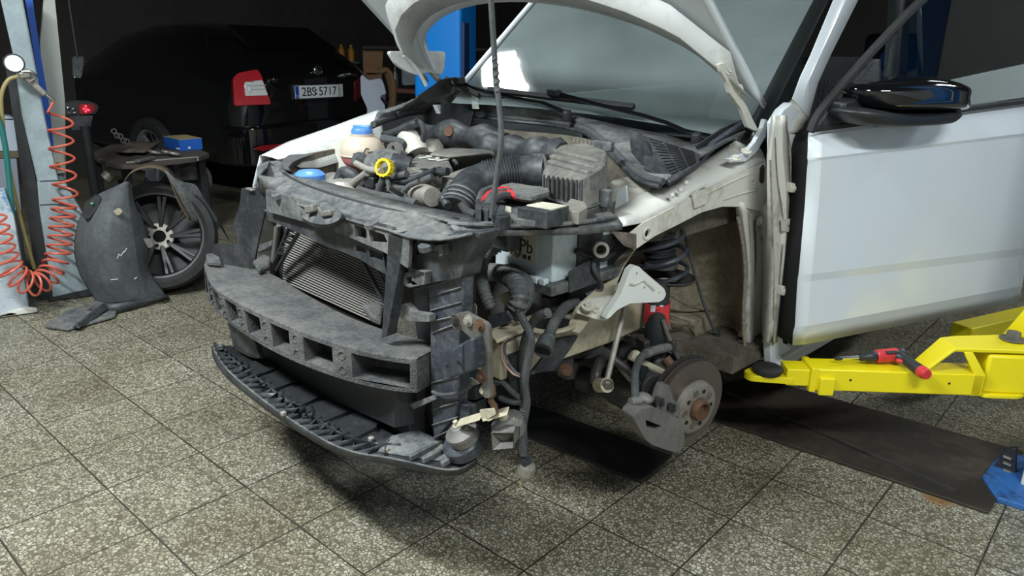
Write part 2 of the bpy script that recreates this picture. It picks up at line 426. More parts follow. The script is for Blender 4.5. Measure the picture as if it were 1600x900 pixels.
# raised lumps where the foam meets the radiator frame
m = MB().prism(L([(396, 416), (412, 405), (425, 410), (422, 424), (405, 430)], z=.672), (0, 0, .022)); obj('foam_lug', m, foam, foam_o, bevel=.008)
m = MB().prism(L([(566, 487), (590, 478), (600, 490), (596, 512), (580, 505)], z=.672), (0, 0, .025)); obj('foam_lug', m, foam, foam_o, bevel=.008)
m = MB().prism(L([(322, 405), (332, 403), (345, 410), (346, 418), (324, 416)], z=.672), (0, 0, .02)); obj('foam_lug', m, foam, foam_o, bevel=.006)
# --- the deformable end of the bumper beam and its flange plate with bolts
q = [P(688, 552, y=-.60), P(738, 528, y=-.60), P(740, 578, y=-.60), P(690, 598, y=-.60)]
beam = obj('bumper_beam', MB().prism(q, (-.003, .045, 0)), plast_blue, car, bevel=.006)
obj('beam_pleat', MB().prism([P(700, 548, y=-.607), P(720, 538, y=-.607), P(722, 585, y=-.607), P(702, 592, y=-.607)], (0, .02, 0)), plast_blue, beam, bevel=.005)
for u_, v_ in ((699, 572), (716, 566)): obj('hole', MB().cyl(P(u_, v_, y=-.610), P(u_, v_, y=-.610)+V((0, -.0015, 0)), .0045), black, beam)
m = MB().prism(roundpoly([P(u_, v_, y=-.565) for u_, v_ in ((704, 497), (712, 490), (726, 487), (760, 505), (764, 513), (766, 622), (756, 622), (750, 560), (738, 530), (722, 516), (708, 514))], .006, 3), (0, .010, 0))
flange = obj('beam_flange', m, pm('grimy grey plate', (.16, .155, .14), .5, .3, col2=(.08, .06, .045), scale=16), car, bevel=.002)
for (u_, v_), mm in zip(((711, 501), (732, 501), (750, 508), (752, 589)), (cast_dark, alu, rust, rust)):
    obj('bolt', MB().bolt(P(u_, v_, y=-.566), (0, -1, 0), .0085, .010), mm, flange)
obj('hole', MB().cyl(P(712, 502, y=-.575), P(712, 502, y=-.575)+V((0, -.002, 0)), .006), black, flange)
# --- undertray / lower lip with its lattice
ZL = .40
lip = resample(catmull(L([(331, 541), (334, 560), (352, 588), (400, 628), (450, 664), (510, 700), (560, 718), (600, 724), (640, 732), (690, 742), (722, 740), (746, 724)], z=ZL-.02), 6), 60)
lip_t = resample(catmull(L([(333, 539), (340, 556), (360, 582), (405, 620), (455, 656), (515, 692), (560, 708), (600, 714), (640, 722), (690, 733), (720, 732), (744, 718)], z=ZL), 6), 60)
back = resample(catmull(L([(362, 541), (385, 556), (430, 575), (480, 610), (540, 650), (590, 676), (620, 680), (660, 672), (700, 690), (735, 706), (744, 716)], z=ZL), 6), 60)
tray = obj('undertray', MB().loft([lip, lip_t, back], closed=False), plast, car, solid=.004)
ribs = MB()
for i in range(1, 47, 2):      # zigzag webs standing on the lip
    a, b, c = lip_t[i], lip_t[i+1].lerp(back[i+1], .30), lip_t[min(i+2, 59)]
    up = V((0, 0, .018)); e = (b-a).normalized()*.0012
    for p, r in ((a, b), (b, c)):
        ribs.add([p, r, r+up, p+up], [(0, 1, 2, 3)])
    b2 = lip_t[min(i+3, 59)].lerp(back[min(i+3, 59)], .30); ribs.add([b, b2, b2+up, b+up], [(0, 1, 2, 3)])
    b3 = lip_t[i+1].lerp(back[i+1], .46); ribs.add([b, b3, b3+up, b+up], [(0, 1, 2, 3)])
obj('lip_ribs', ribs, plast, tray, solid=.0025)
obj('lip_edge', MB().tube(lip_t, .003, 6), plast_top, tray)
obj('tray_floor', MB().prism(L([(345, 548), (400, 560), (440, 560), (520, 602), (640, 660), (612, 690), (560, 680), (470, 625), (400, 585)], z=ZL-.006), (0, 0, -.004)), plast_dark, tray)
for poly in ([(385, 567), (424, 557), (446, 571), (398, 586)], [(408, 590), (446, 571), (477, 589), (424, 609)], [(438, 618), (486, 591), (517, 611), (470, 633), (444, 627)],
             [(485, 634), (522, 616), (556, 637), (500, 660)], [(521, 661), (560, 640), (594, 656), (586, 668), (548, 686)]):
    obj('stepped_pad', MB().prism(roundpoly(L(poly, z=ZL+.012), .006, 2), (0, 0, -.03)), plast_dark, tray, bevel=.004)
# ribbed corner of the tray at the car's left
crn = [[P(u_, v_, z=ZL+dz) for u_, v_ in row] for row, dz in (([(590, 706), (640, 714), (700, 722), (742, 716)], .004), ([(600, 694), (650, 690), (700, 706), (738, 710)], .012), ([(612, 682), (652, 672), (690, 690), (725, 703)], .02))]
obj('tray_corner', MB().strips(crn, 14), plast_top, tray, solid=.005)
for a, b in (((640, 716), (690, 690)), ((660, 720), (706, 696)), ((690, 726), (728, 704))):
    obj('corner_rib', MB().bar(P(*a, z=ZL+.012), P(*b, z=ZL+.02), .012, .016), plast_top, tray, bevel=.003)
for u_, v_ in ((443, 646), (580, 686), (604, 703)): obj('clip', MB().box(P(u_, v_, z=ZL+.008), (.014, .014, .012)), alu, tray, bevel=.002)
# --- lower grille duct and shutters, dark, behind the foam
obj('lower_duct', MB().prism([P(355, 498, y=-.60), P(400, 520, y=-.60), P(620, 600, y=-.60), P(616, 668, y=-.60), P(440, 590, y=-.60), P(366, 548, y=-.60)], (.02, .05, 0)), plast_dark, car)
obj('duct_side', MB().prism([P(588, 600, y=-.56), P(640, 612, y=-.56), P(640, 690, y=-.56), P(592, 688, y=-.56)], (0, .06, 0)), plast_dark, car, bevel=.004)
obj('duct_front', MB().prism(L([(355, 498), (392, 516), (405, 560), (366, 543)], y=-.66), (0, .02, 0)), plast, car, bevel=.003)
# --- condenser / radiator
py_ = -.455
cond = MB().prism([P(436, 345, y=py_+.012), P(612, 420, y=py_+.012), P(606, 512, y=py_+.012), P(425, 440, y=py_+.012)], (0, .03, 0))
cond = obj('radiator', cond, black, car)
fins = MB(); nf = 22
for i in range(nf):
    t = i/(nf-1)
    a = P(447-5*t, 352+86*t, y=py_); b = P(604-2*t, 424+86*t, y=py_)
    fins.bar(a, b, .005, .0022)
obj('radiator_fins', fins, pm('dull grey fins', (.27, .255, .23), .6), cond)
obj('lower_core', MB().prism([P(425, 438, y=py_+.014), P(608, 508, y=py_+.014), P(606, 580, y=py_+.014), P(425, 520, y=py_+.014)], (0, .03, 0)), black, cond)
obj('end_tank', MB().cyl(P(434, 352, y=py_-.004), P(424, 446, y=py_-.004), .011), cast, cond)
# --- lock carrier (the big black front panel)
I = L([(505, 236), (470, 243), (448, 254), (445, 264), (473, 276), (500, 283), (535, 292), (564, 299), (584, 305), (615, 314), (667, 325), (700, 331), (724, 336), (744, 341)], z=1.01)
Rg = L([(470, 240), (443, 247), (432, 258), (440, 267), (470, 281), (504, 294), (560, 312), (620, 327), (680, 341), (712, 350), (748, 346)], z=1.013)
G = L([(440, 240), (422, 250), (424, 261), (453, 280), (504, 302), (580, 324), (640, 337), (689, 347), (725, 352), (748, 350)], z=1.006)
Fr = L([(425, 243), (407, 256), (402, 270), (415, 283), (469, 304), (504, 313), (553, 331), (602, 346), (664, 364), (705, 368), (742, 359)], z=.99)
Bt = [P(u_, v_, y=-.605+.25*max(0, (470-u_)/90)**2) for u_, v_ in ((416, 262), (402, 282), (404, 298), (418, 302), (470, 322), (504, 330), (553, 347), (602, 359), (640, 372), (690, 375), (738, 366))]
carrier = obj('lock_carrier', MB().strips([I, Rg, G, Fr, Bt], 40, sm=True), plast_top, car, solid=.005)
obj('seal_groove', MB().tube(catmull([p+V((0, 0, .004)) for p in L([(424, 258), (453, 279), (504, 301), (580, 323), (640, 336), (689, 346)], z=1.006)], 6), .004, 6), rubber_blk, carrier)
obj('seal_lip', MB().tube(catmull(L([(432, 258), (443, 268), (473, 281), (504, 294), (560, 311), (620, 326), (680, 340), (712, 348)], z=1.014), 6), .004, 8), plast_top, carrier)
# arm of the panel running to the left wing
arm1 = L([(704, 352), (760, 347), (800, 345), (870, 344), (925, 336), (958, 331)], z=1.012)
arm2 = L([(708, 360), (760, 361), (847, 360), (918, 358), (972, 351)], z=1.0)
arm3 = [p-V((0, 0, .012)) for p in arm2]
obj('carrier_arm', MB().strips([arm1, arm2, arm3], 24, sm=True), plast_top, carrier, solid=.006)
obj('arm_bead', MB().hose(L([(700, 349), (760, 352), (850, 352), (925, 345), (962, 338)], z=1.014), .006, 8), plast_top, carrier)
obj('screw', MB().bolt(P(948, 341, z=1.008), (0, 0, 1), .009, .004), plast, carrier); obj('slot', MB().box(P(836, 349, z=1.012), (.025, .008, .004)), black, carrier)
obj('slot', MB().box(P(712, 342, z=1.012), (.020, .010, .006)), black, carrier)
# curled left end of the panel around the right headlamp opening
obj('headlamp_hoop', MB().strips([L([(507, 229), (475, 236), (452, 243), (440, 254), (444, 264)], z=1.03), L([(508, 236), (480, 244), (460, 252), (450, 262), (455, 268)], z=1.03), L([(508, 240), (482, 250), (464, 258), (454, 268), (460, 272)], z=1.0)], 16, sm=True), rubber, carrier, solid=.004)
# front face: latch cradle, openings, slim webs
def cplate(name, pts, y, th=.006, m=plast, par=carrier, bev=.002, rnd=.004, holes=()):
    return obj(name, MB().prism(roundpoly(L(pts, y=y), rnd, 2), (0, th, 0), [L(h, y=y) for h in holes]), m, par, bevel=bev)
cplate('front_web', [(416, 330), (470, 345), (545, 368), (598, 392), (604, 430), (560, 404), (500, 380), (440, 352), (418, 344)], -.58, .012, plast, holes=[[(556, 383), (572, 389), (573, 399), (557, 393)], [(577, 390), (598, 397), (599, 410), (578, 402)]])
cplate('front_face', [(415, 296), (470, 312), (560, 342), (640, 372), (638, 420), (602, 395), (540, 368), (480, 348), (416, 330)], -.60, .010, plast_top, rnd=.006,
       holes=[[(553, 351), (572, 357), (573, 375), (556, 370)], [(576, 359), (600, 366), (606, 380), (579, 378)], [(605, 353), (613, 355), (613, 362), (605, 360)]])
obj('latch_cradle', MB().strips([L([(470, 335), (486, 322), (500, 318), (525, 325), (535, 335)], y=-.60), L([(472, 340), (490, 348), (510, 350), (525, 346), (534, 338)], y=-.63), L([(474, 344), (492, 354), (510, 356), (527, 351), (537, 342)], y=-.61)], 16, sm=True), plast_top, carrier, solid=.005)
latch = obj('bonnet_latch', MB().box(P(489, 326, y=-.615), (.045, .03, .022), Matrix.Rotation(-.3, 3, 'Y')), cast, carrier, bevel=.004)
obj('latch_hook', MB().box(P(515, 333, y=-.615), (.05, .03, .016), Matrix.Rotation(-.25, 3, 'Y')), cast, latch, bevel=.004)
obj('latch_lever', MB().tube(catmull(L([(496, 348), (506, 342), (503, 332), (498, 324)], y=-.62), 5), .004, 6), cast, latch)
for pts in ([(455, 350), (520, 360), (530, 364), (462, 356)], [(490, 360), (545, 366), (552, 372), (500, 368)], [(520, 350), (545, 354), (548, 358), (524, 354)]):
    cplate('shelf_web', pts, -.575, .02, plast_top, rnd=.002)
for a, b, w_ in (((463, 330), (428, 412), .012), ((476, 348), (432, 422), .012), ((415, 328), (430, 352), .010), ((536, 352), (602, 474), .014), ((566, 380), (606, 452), .010), ((432, 300), (448, 322), .010)):
    obj('frame_strut', MB().bar(P(*a, y=-.53), P(*b, y=-.49), w_, .010), plast_dark if a[0] < 480 and a[0] > 440 else plast, carrier, bevel=.002)
for k in range(6): obj('ladder_rung', MB().bar(P(466-4*k, 352+9*k, y=-.51), P(455-4.0*k, 350+9*k, y=-.515), .005, .006), plast_dark, carrier)
for u_, v_ in ((434, 305), (580, 350), (665, 385)):
    obj('mount_stud', MB().lathe([(.004, -.01), (.018, -.008), (.018, .004), (.005, .006)], P(u_, v_, y=-.60), (0, -.3, 1), 14), plast_top, carrier)
# big upright strut in front of the fins
cplate('upright', [(607, 366), (628, 362), (630, 374), (626, 410), (604, 525), (596, 528), (600, 470), (604, 410)], -.60, .03, plast, bev=.004)
# shroud at the car's left with a ribbed column
sh = L([(626, 372), (650, 371), (690, 369), (738, 362), (752, 364), (738, 392), (724, 412), (721, 434), (676, 442), (662, 425), (628, 412)], y=-.56)
shroud = obj('radiator_shroud', MB().prism(roundpoly(sh, .008, 2), (0, .06, 0), [ring(P(652, 393, y=-.56), (0, 1, 0), .008, 12)]), plast, car, bevel=.008)
colm = obj('ribbed_column', MB().prism([P(u_, v_, y=-.545) for u_, v_ in ((668, 432), (724, 414), (722, 500), (718, 530), (717, 610), (712, 650), (678, 690), (672, 600), (672, 530))], (0, .035, 0)), plast_blue, shroud, bevel=.004)
for k, (a, b) in enumerate((((664, 428), (724, 416)), ((666, 448), (722, 432)), ((672, 463), (721, 449)), ((673, 485), (721, 472)), ((675, 502), (720, 492)), ((675, 520), (708, 508)), ((674, 598), (716, 588)), ((675, 640), (715, 628)), ((676, 664), (714, 652)), ((678, 684), (712, 668)))):
    obj('rib', MB().bar(P(*a, y=-.546), P(*b, y=-.546), .008, .004), plast_top, colm, bevel=.002)
sock = obj('square_socket', MB().prism(L([(629, 427), (652, 422), (664, 425), (663, 445), (640, 450), (630, 446)], y=-.58), (0, .05, 0), [L([(633, 434), (643, 432), (643, 444), (634, 444)], y=-.58)]), plast_top, shroud, bevel=.002)
cplate('socket_top', [(634, 428), (652, 423), (660, 426), (644, 432)], -.585, .004, plast_dark, shroud, rnd=.002)
cplate('fin_gusset', [(628, 404), (655, 366), (657, 370), (644, 392), (632, 416)], -.575, .05, plast, shroud)
cplate('hook', [(662, 385), (690, 382), (692, 398), (686, 402), (684, 392), (665, 390)], -.58, .02, plast_top, shroud, rnd=.003)
cplate('lower_hook', [(614, 483), (632, 474), (645, 488), (671, 492), (671, 503), (640, 502), (624, 494)], -.57, .02, plast_top, shroud, rnd=.003)
cplate('inner_upright', [(646, 450), (668, 445), (672, 560), (655, 552), (648, 500)], -.50, .03, plast_dark, shroud)
cplate('dark_tank', [(640, 560), (674, 585), (676, 690), (655, 690), (640, 640)], -.50, .03, plast_dark, shroud)
cplate('small_shelf', [(640, 632), (670, 620), (676, 626), (645, 640)], -.57, .03, plast_top, shroud, rnd=.002)
obj('thin_cable', MB().hose([P(u_, v_, y=-.56) for u_, v_ in ((676, 612), (690, 617), (715, 614), (735, 604))], .005), rubber, shroud)
# --- air guide plate at the car's right front corner
ag = L([(377, 294), (400, 294), (416, 300), (414, 330), (401, 388), (396, 420), (345, 420), (330, 406), (333, 381), (371, 381), (370, 362), (362, 357), (371, 330), (375, 318)], y=-.47)
obj('air_guide', MB().prism(roundpoly(ag, .006, 3), (0, .006, 0)), plast, car, bevel=.001)
obj('air_guide_cap', MB().box(P(392, 296, y=-.475), (.05, .02, .008)), plast_top, car, bevel=.003)
obj('air_guide_return', MB().prism(L([(400, 384), (424, 376), (424, 384), (400, 396)], y=-.465), (0, .05, 0)), plast_top, car, bevel=.002)
# --- right wing (far side), its flange and the headlamp pocket
fe = [L([(406, 244), (450, 222), (520, 198), (560, 183), (592, 172)], x=-.80), L([(412, 243), (455, 225), (525, 203), (565, 189), (594, 178)], x=-.76), L([(425, 246), (470, 230), (530, 213), (568, 198), (596, 186)], x=-.72), L([(470, 262), (500, 262), (540, 250), (575, 240), (600, 225)], x=-.66)]
wing = obj('right_wing', MB().strips(fe, 24), grey_white, car, solid=.004)
obj('wing_outer', MB().strips([fe[0], [p+V((-.08, 0, -.12)) for p in fe[0]], [p+V((-.10, 0, -.45)) for p in fe[0]]], 24), white, wing, solid=.003)
obj('inner_apron', MB().prism(L([(497, 232), (540, 215), (560, 240), (552, 285), (520, 285), (505, 262), (490, 250)], y=-.12), (0, .01, 0)), white_dusty, wing)
obj('headlamp_pocket', MB().prism(L([(452, 262), (505, 240), (512, 262), (500, 290), (470, 282)], z=.93), (0, 0, -.02)), plast_dark, car)
# --- white apron, pillar, wheel well on the near side
rail_top = MB().strips([L([(957, 330), (1000, 305), (1041, 285), (1088, 259), (1138, 227), (1172, 208)], x=.57), L([(966, 342), (1004, 328), (1045, 308), (1092, 284), (1145, 258), (1192, 240)], x=.63), L([(972, 354), (1005, 348), (1048, 326), (1096, 300), (1150, 274), (1196, 252)], x=.655)], 24)
apron = obj('wing_rail', rail_top, white_dirty, car, solid=.004)
out = [(985, 364), (1005, 348), (1048, 326), (1096, 300), (1150, 274), (1196, 252), (1203, 333), (1157, 323), (1128, 323), (1096, 332), (1065, 348), (1023, 369), (991, 391)]
slot = [(1187, 263), (1192, 256), (1197, 263), (1196, 283), (1191, 289), (1186, 283)]
obj('rail_side', MB().prism(L(out, x=.66), (-.004, 0, 0), [ring(P(1011, 365, x=.66), (1, 0, 0), .010, 14), L(slot, x=.66), ring(P(1177, 284, x=.66), (1, 0, 0), .006, 10)]), white_dusty, apron)
obj('hole_rim', MB().tube(ring(P(1011, 365, x=.662), (1, 0, 0), .016, 20), .003, 6, closed=True), white_dusty, apron)
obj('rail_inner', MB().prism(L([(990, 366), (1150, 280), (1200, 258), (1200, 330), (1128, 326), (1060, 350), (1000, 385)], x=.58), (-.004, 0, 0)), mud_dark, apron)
obj('rail_nose', MB().prism(L([(955, 362), (991, 366), (991, 390), (975, 384)], y=-.05), (0, .01, 0)), mud_dark, apron)
for a, b in (((1085, 300), (1105, 288)), ((1100, 305), (1175, 270)), ((1130, 312), (1185, 296))):
    obj('pressed_bead', MB().hose([P(*a, x=.662), P((a[0]+b[0])/2, (a[1]+b[1])/2-1, x=.662), P(*b, x=.662)], .003, 8, 3), white_dusty, apron)
obj('rail_bracket', MB().prism(roundpoly(L([(1082, 302), (1100, 296), (1106, 304), (1104, 318), (1086, 326)], x=.668), .004, 2), (-.006, 0, 0)), white_dusty, apron, bevel=.001)
for u_, v_ in ((1063, 297), (1050, 305), (1072, 286)): obj('sealed_stud', MB().ball(P(u_, v_, x=.655), .008), white_dirty, apron)
# strut tower behind the rail
tower = obj('strut_tower', MB().lathe([(.135, -.07), (.135, -.05), (.12, 0), (.105, .03), (.06, .045), (0, .05)], (.49, .26, 1.0), (0, 0, 1), 32), white_dusty, car)
obj('tower_flange', MB().prism(L([(960, 330), (965, 300), (978, 290), (980, 330)], y=.10), (0, .006, 0)), white, tower)
# hinge pillar
pill = [(1212, 192), (1224, 172), (1238, 160), (1262, 186), (1252, 206), (1250, 250), (1250, 290), (1240, 340), (1238, 400), (1230, 450), (1222, 500), (1224, 535), (1245, 549), (1268, 542), (1216, 581), (1206, 575), (1204, 545), (1214, 440), (1217, 332), (1212, 250)]
pillar = obj('hinge_pillar', MB().prism(L(pill, x=.745), (-.03, 0, 0)), white, car, bevel=.004)
pcol = lambda us, x, dys=(180, 240, 290, 340, 390, 440, 490, 535): L(list(zip(us, dys)), x=x)
obj('pillar_web', MB().strips([pcol((1206, 1199, 1199, 1200, 1199, 1197, 1194, 1192), .735), pcol((1211, 1205, 1206, 1208, 1208, 1206, 1203, 1200), .758), pcol((1216, 1213, 1216, 1220, 1220, 1217, 1211, 1206), .752), pcol((1222, 1222, 1227, 1228, 1226, 1221, 1214, 1209), .764), pcol((1229, 1232, 1236, 1236, 1232, 1226, 1218, 1214), .748)], 20), white_dirty, pillar, solid=.004)
for pts in ([(1210, 215), (1216, 280), (1222, 350), (1220, 430), (1212, 500), (1206, 540)], [(1202, 250), (1207, 330), (1210, 420), (1207, 500)], [(1228, 190), (1236, 230), (1234, 300)]):
    obj('sealer_seam', MB().hose(L([(u_+1.5*math.sin(v_*.13), v_) for u_, v_ in pts], x=.757), .0028, 6), mud, pillar)
obj('pillar_plug', MB().lathe([(.014, 0), (.013, .003), (0, .004)], P(1230, 324, x=.746), (1, 0, 0), 20, 1, 1), plast_blue, pillar)
tb = obj('wing_tab', MB().prism(roundpoly(L([(1222, 342), (1243, 342), (1244, 360), (1240, 364), (1222, 361)], x=.768), .006, 3), (-.004, 0, 0)), white_dusty, pillar, bevel=.001)
obj('hole', MB().cyl(P(1232, 353, x=.768), P(1232, 353, x=.768)+V((.001, 0, 0)), .003), black, tb)
for (u_, v_) in ((1248, 294), (1234, 455)):
    h = obj('door_hinge', MB().prism(L([(u_-11, v_-8), (u_+22, v_-7), (u_+22, v_+5), (u_-11, v_+7)], x=.775), (-.022, 0, 0)), white_dusty, pillar, bevel=.003)
    obj('hinge_bolt', MB().bolt(P(u_-6, v_, x=.776), (1, 0, 0), .008, .007), white_dusty, h)
obj('upper_cap', MB().strips([L([(1200, 196), (1215, 178), (1238, 155)], x=.71), L([(1225, 210), (1236, 185), (1250, 168)], x=.74), L([(1252, 206), (1258, 190), (1263, 184)], x=.755)], 10), white_dusty, pillar, solid=.004)
# A pillar running up past the windscreen to the roof
ap0, ap1 = L([(1237, 155), (1263, 186), (1258, 160), (1243, 146)], x=.70), None
apil = MB()
sec = lambda px0, py0, px1, py1, x: [P(px0, py0, x=x-.02), P((px0+px1)/2, (py0+py1)/2, x=x), P(px1, py1, x=x-.01), P(px1, py1, x=x-.05), P(px0, py0, x=x-.05)]
apil.loft([sec(1236, 158, 1263, 187, .72), sec(1250, 120, 1278, 130, .705), sec(1266, 86, 1298, 86, .69), sec(1305, -8, 1345, -8, .645), sec(1345, -75, 1395, -75, .60)])
obj('windscreen_pillar', apil, white, car, bevel=.003)
# sill end and dirty wheel arch flange
obj('sill', MB().loft([[P(1213, 581, x=.75), P(1222, 562, x=.755), P(1210, 548, x=.73), P(1203, 574, x=.70)], [V((.76, 2.3, .34)), V((.775, 2.3, .40)), V((.73, 2.3, .45)), V((.68, 2.3, .36))]]), white, car, bevel=.004)
obj('sill_flange', MB().prism([P(1212, 583, x=.735), V((.735, 2.2, .35)), V((.735, 2.2, .31)), P(1203, 588, x=.735)], (-.006, 0, 0)), white, car)
fcol = lambda us, x, dys=(334, 380, 430, 480, 525, 562): L(list(zip(us, dys)), x=x)
fy = (316, 345, 380, 430, 480, 525, 562)
flange2 = obj('arch_flange', MB().strips([fcol((1149, 1152, 1158, 1162, 1160, 1161, 1164), .645, fy), fcol((1158, 1161, 1166, 1170, 1170, 1171, 1174), .665, fy), fcol((1170, 1173, 1178, 1181, 1180, 1180, 1182), .645, fy), fcol((1186, 1188, 1191, 1192, 1190, 1188, 1188), .64, fy), fcol((1199, 1200, 1201, 1200, 1197, 1194, 1196), .68, fy)], 20), white_dirty, car, solid=.005)
obj('sealer_bead', MB().hose(L([(1153, 340), (1160, 380), (1164, 430), (1161, 500), (1165, 560)], x=.664), .006, 8), mud, flange2)
obj('flange_fold', MB().hose(L([(1178, 345), (1180, 400), (1176, 470), (1176, 530), (1180, 555)], x=.648), .005, 8), mud_dark, flange2)
obj('tar_blob', MB().ball(P(1189, 537, x=.675), .018, (.6, 1, 1.3)), mud_dark, flange2); obj('nut', MB().bolt(P(1188, 345, x=.66), (1, 0, 0), .010, .01), white_dusty, flange2)
# wheel well wall
cols = [L([(1000, 372), (1000, 420), (996, 470), (990, 500), (985, 540)], x=.36), L([(1050, 345), (1048, 400), (1045, 450), (1042, 490), (1045, 520)], x=.39), L([(1085, 335), (1085, 390), (1084, 450), (1083, 500), (1085, 537)], x=.42), L([(1120, 325), (1122, 390), (1122, 450), (1120, 510), (1118, 545)], x=.48), L([(1148, 328), (1152, 400), (1152, 460), (1150, 505), (1150, 530)], x=.56), L([(1170, 330), (1172, 400), (1172, 460), (1168, 505), (1160, 525)], x=.66)]
mw = MB().strips(cols, 26, sm=True)
well = obj('wheel_well', mw, mud, car, solid=.006)
obj('well_seam', MB().hose(L([(1000, 430), (1050, 462), (1085, 480), (1130, 486), (1165, 488)], x=.46), .006, 8), mud, well)
obj('well_seam', MB().hose(L([(1010, 468), (1040, 500), (1085, 505), (1110, 492)], x=.47), .007, 8), mud, well)
obj('chassis_leg_end', MB().prism(roundpoly(L([(1083, 500), (1120, 492), (1158, 505), (1150, 530), (1125, 543), (1095, 540), (1086, 525)], x=.50), .02, 3), (-.18, 0, 0)), mud, well, bevel=.01)
obj('sensor_lead', MB().hose([P(1070, 365, x=.50), P(1078, 400, x=.50), P(1092, 450, x=.51), P(1105, 490, x=.53), P(1118, 520, x=.55)], .0055), rubber, well)
obj('sensor_plug', MB().box(P(1120, 526, x=.55), (.02, .02, .045)), rubber_blk, well, bevel=.004)
obj('well_roof', MB().prism(L([(1000, 380), (1060, 345), (1128, 323), (1199, 331), (1150, 345), (1060, 372)], x=.60), (-.25, 0, .03)), mud_dark, well)
# dark body underneath and behind: floor pan, firewall, far apron
obj('floor_pan', MB().box((0, 1.7, .40), (1.40, 2.3, .06)), mud_dark, car)
obj('front_subframe', MB().box((0, .28, .42), (.80, .40, .07)), cast_dark, car, bevel=.01)
obj('engine_block', MB().box((-.12, .02, .72), (.62, .42, .36)), cast_dark, car, bevel=.02)
obj('gearbox', MB().lathe([(.10, 0), (.16, .05), (.17, .2), (.12, .34), (.08, .38)], (.12, .05, .62), (1, 0, 0), 24), cast_dark, car)
fwm = MB().strips([[V((-.72, .50, 1.10)), V((-.3, .46, 1.11)), V((.1, .42, 1.12)), V((.45, .40, 1.08))], [V((-.72, .46, 1.03)), V((-.3, .40, 1.03)), V((.1, .36, 1.02)), V((.45, .38, 1.0))], [V((-.72, .44, .7)), V((-.3, .42, .7)), V((.1, .4, .7)), V((.45, .4, .7))]], 20, sm=True)
firewall = obj('firewall', fwm, mud_dark, car, solid=.01)
qp = catmull(L([(640, 215), (690, 207), (740, 213), (790, 222)], y=.33), 6)
obj('heat_shield', MB().tube(qp, [.045+.012*math.sin(i) for i in range(len(qp))], 12), plast, firewall)
qp = catmull(L([(760, 232), (800, 236), (850, 240), (880, 243)], y=.30), 6)
obj('heat_pad', MB().tube(qp, [.055+.008*math.sin(i*1.3) for i in range(len(qp))], 10), plast, firewall)
for u_, v_ in ((702, 205), (767, 235)):
    obj('pad_button', MB().lathe([(.022, 0), (.020, .006), (.010, .004), (0, .006)], P(u_, v_, y=.285), (.3, -1, .2), 18), rust, firewall)
# --- cowl, seal, vent
seal_px = [(583, 194), (612, 183), (645, 174), (690, 171), (740, 176), (800, 184), (860, 190), (910, 200), (945, 222), (975, 252), (1005, 275), (1036, 284)]
def seal_z(i): return (1.145, 1.145, 1.15, 1.155, 1.155, 1.15, 1.145, 1.14, 1.115, 1.09, 1.075, 1.07)[i]
sp = [P(u_, v_, z=seal_z(i)) for i, (u_, v_) in enumerate(seal_px)]
rear_px = [(590, 176), (640, 158), (668, 140), (700, 130), (745, 147), (800, 160), (850, 170), (885, 178), (960, 195), (1040, 212), (1090, 224), (1165, 205)]
rear = [P(u_, v_, y=yy) for (u_, v_), yy in zip(rear_px, (.12, .33, .42, .46, .52, .55, .57, .58, .57, .57, .58, .60))]
mid = [lerp(a, b, .45)+V((0, 0, .006)) for a, b in zip(sp, rear)]
obj('bay_rear_panel', MB().prism(L([(596, 190), (640, 170), (705, 160), (740, 175), (730, 215), (640, 240), (590, 232)], y=.47), (0, .01, 0)), plast_dark, car)
cowl = obj('cowl_panel', MB().strips([sp, mid, rear], 44, sm=True), plast_top, car, solid=.006)
obj('bay_seal', MB().tube(catmull(sp, 6), .011, 10), rubber, car)
obj('bay_seal_lip', MB().tube(catmull([p+V((0, -.012, -.012)) for p in sp], 6), .008, 8), plast, car)
vc = P(1050, 245, x=.56)+V((.2, -.6, .75))*.03
ve = L([(1003, 211), (1050, 226), (1094, 240), (1093, 252), (1047, 284), (1008, 262)], pl=(vc, (.10, -.42, .90)))
vent = obj('vent_panel', MB().prism(ve, (0, 0, -.012)), plast, cowl, bevel=.002)
vo = (vc, (.10, -.42, .90))
for r_ in range(12):
    t = r_/11
    a = (1012+28*t, 216+56*t) if r_ < 12 else None
    for c_ in range(3):
        s0, s1 = c_/3+.03, (c_+1)/3-.03
        A_, B_ = (1013+34*t, 217+57*t), (1085+4*t-0, 238+16*t)
        p0 = (lerp(A_[0], B_[0], s0), lerp(A_[1], B_[1], s0)); p1 = (lerp(A_[0], B_[0], s1), lerp(A_[1], B_[1], s1))
        if p1[0]-p0[0] > 3: obj('vent_slot', MB().bar(P(*p0, pl=vo)+V((0, 0, .0012)), P(*p1, pl=vo)+V((0, 0, .0012)), .0042, .003), black, vent)
blk = [P(u_, v_, y=.22) for u_, v_ in ((984, 216), (996, 214), (1010, 228), (1017, 240), (1017, 259), (1002, 257), (986, 238))]
obj('filter_cap', MB().prism(roundpoly(blk, .004, 2), (-.03, .045, .012)), plast, cowl, bevel=.004)
obj('corner_trim', MB().prism(roundpoly(L([(1040, 284), (1092, 254), (1118, 222), (1168, 188), (1176, 196), (1140, 210), (1112, 240), (1090, 262), (1046, 292)], x=.60), .006, 2), (-.02, 0, .0)), plast_blue, cowl, bevel=.003)
obj('corner_flap', MB().prism(roundpoly(L([(1088, 228), (1130, 200), (1164, 186), (1165, 203), (1125, 220), (1096, 240)], x=.57), .006, 2), (-.006, 0, 0)), rubber_blk, cowl)
obj('corner_flap', MB().prism(L([(652, 150), (690, 124), (712, 120), (704, 140), (668, 162)], x=-.66), (.006, 0, 0)), rubber_blk, cowl)
for u_, v_ in ((618, 178), (636, 168)): obj('cowl_clip', MB().box(P(u_, v_, z=1.155), (.05, .02, .02)), plast_dark, cowl, bevel=.003)
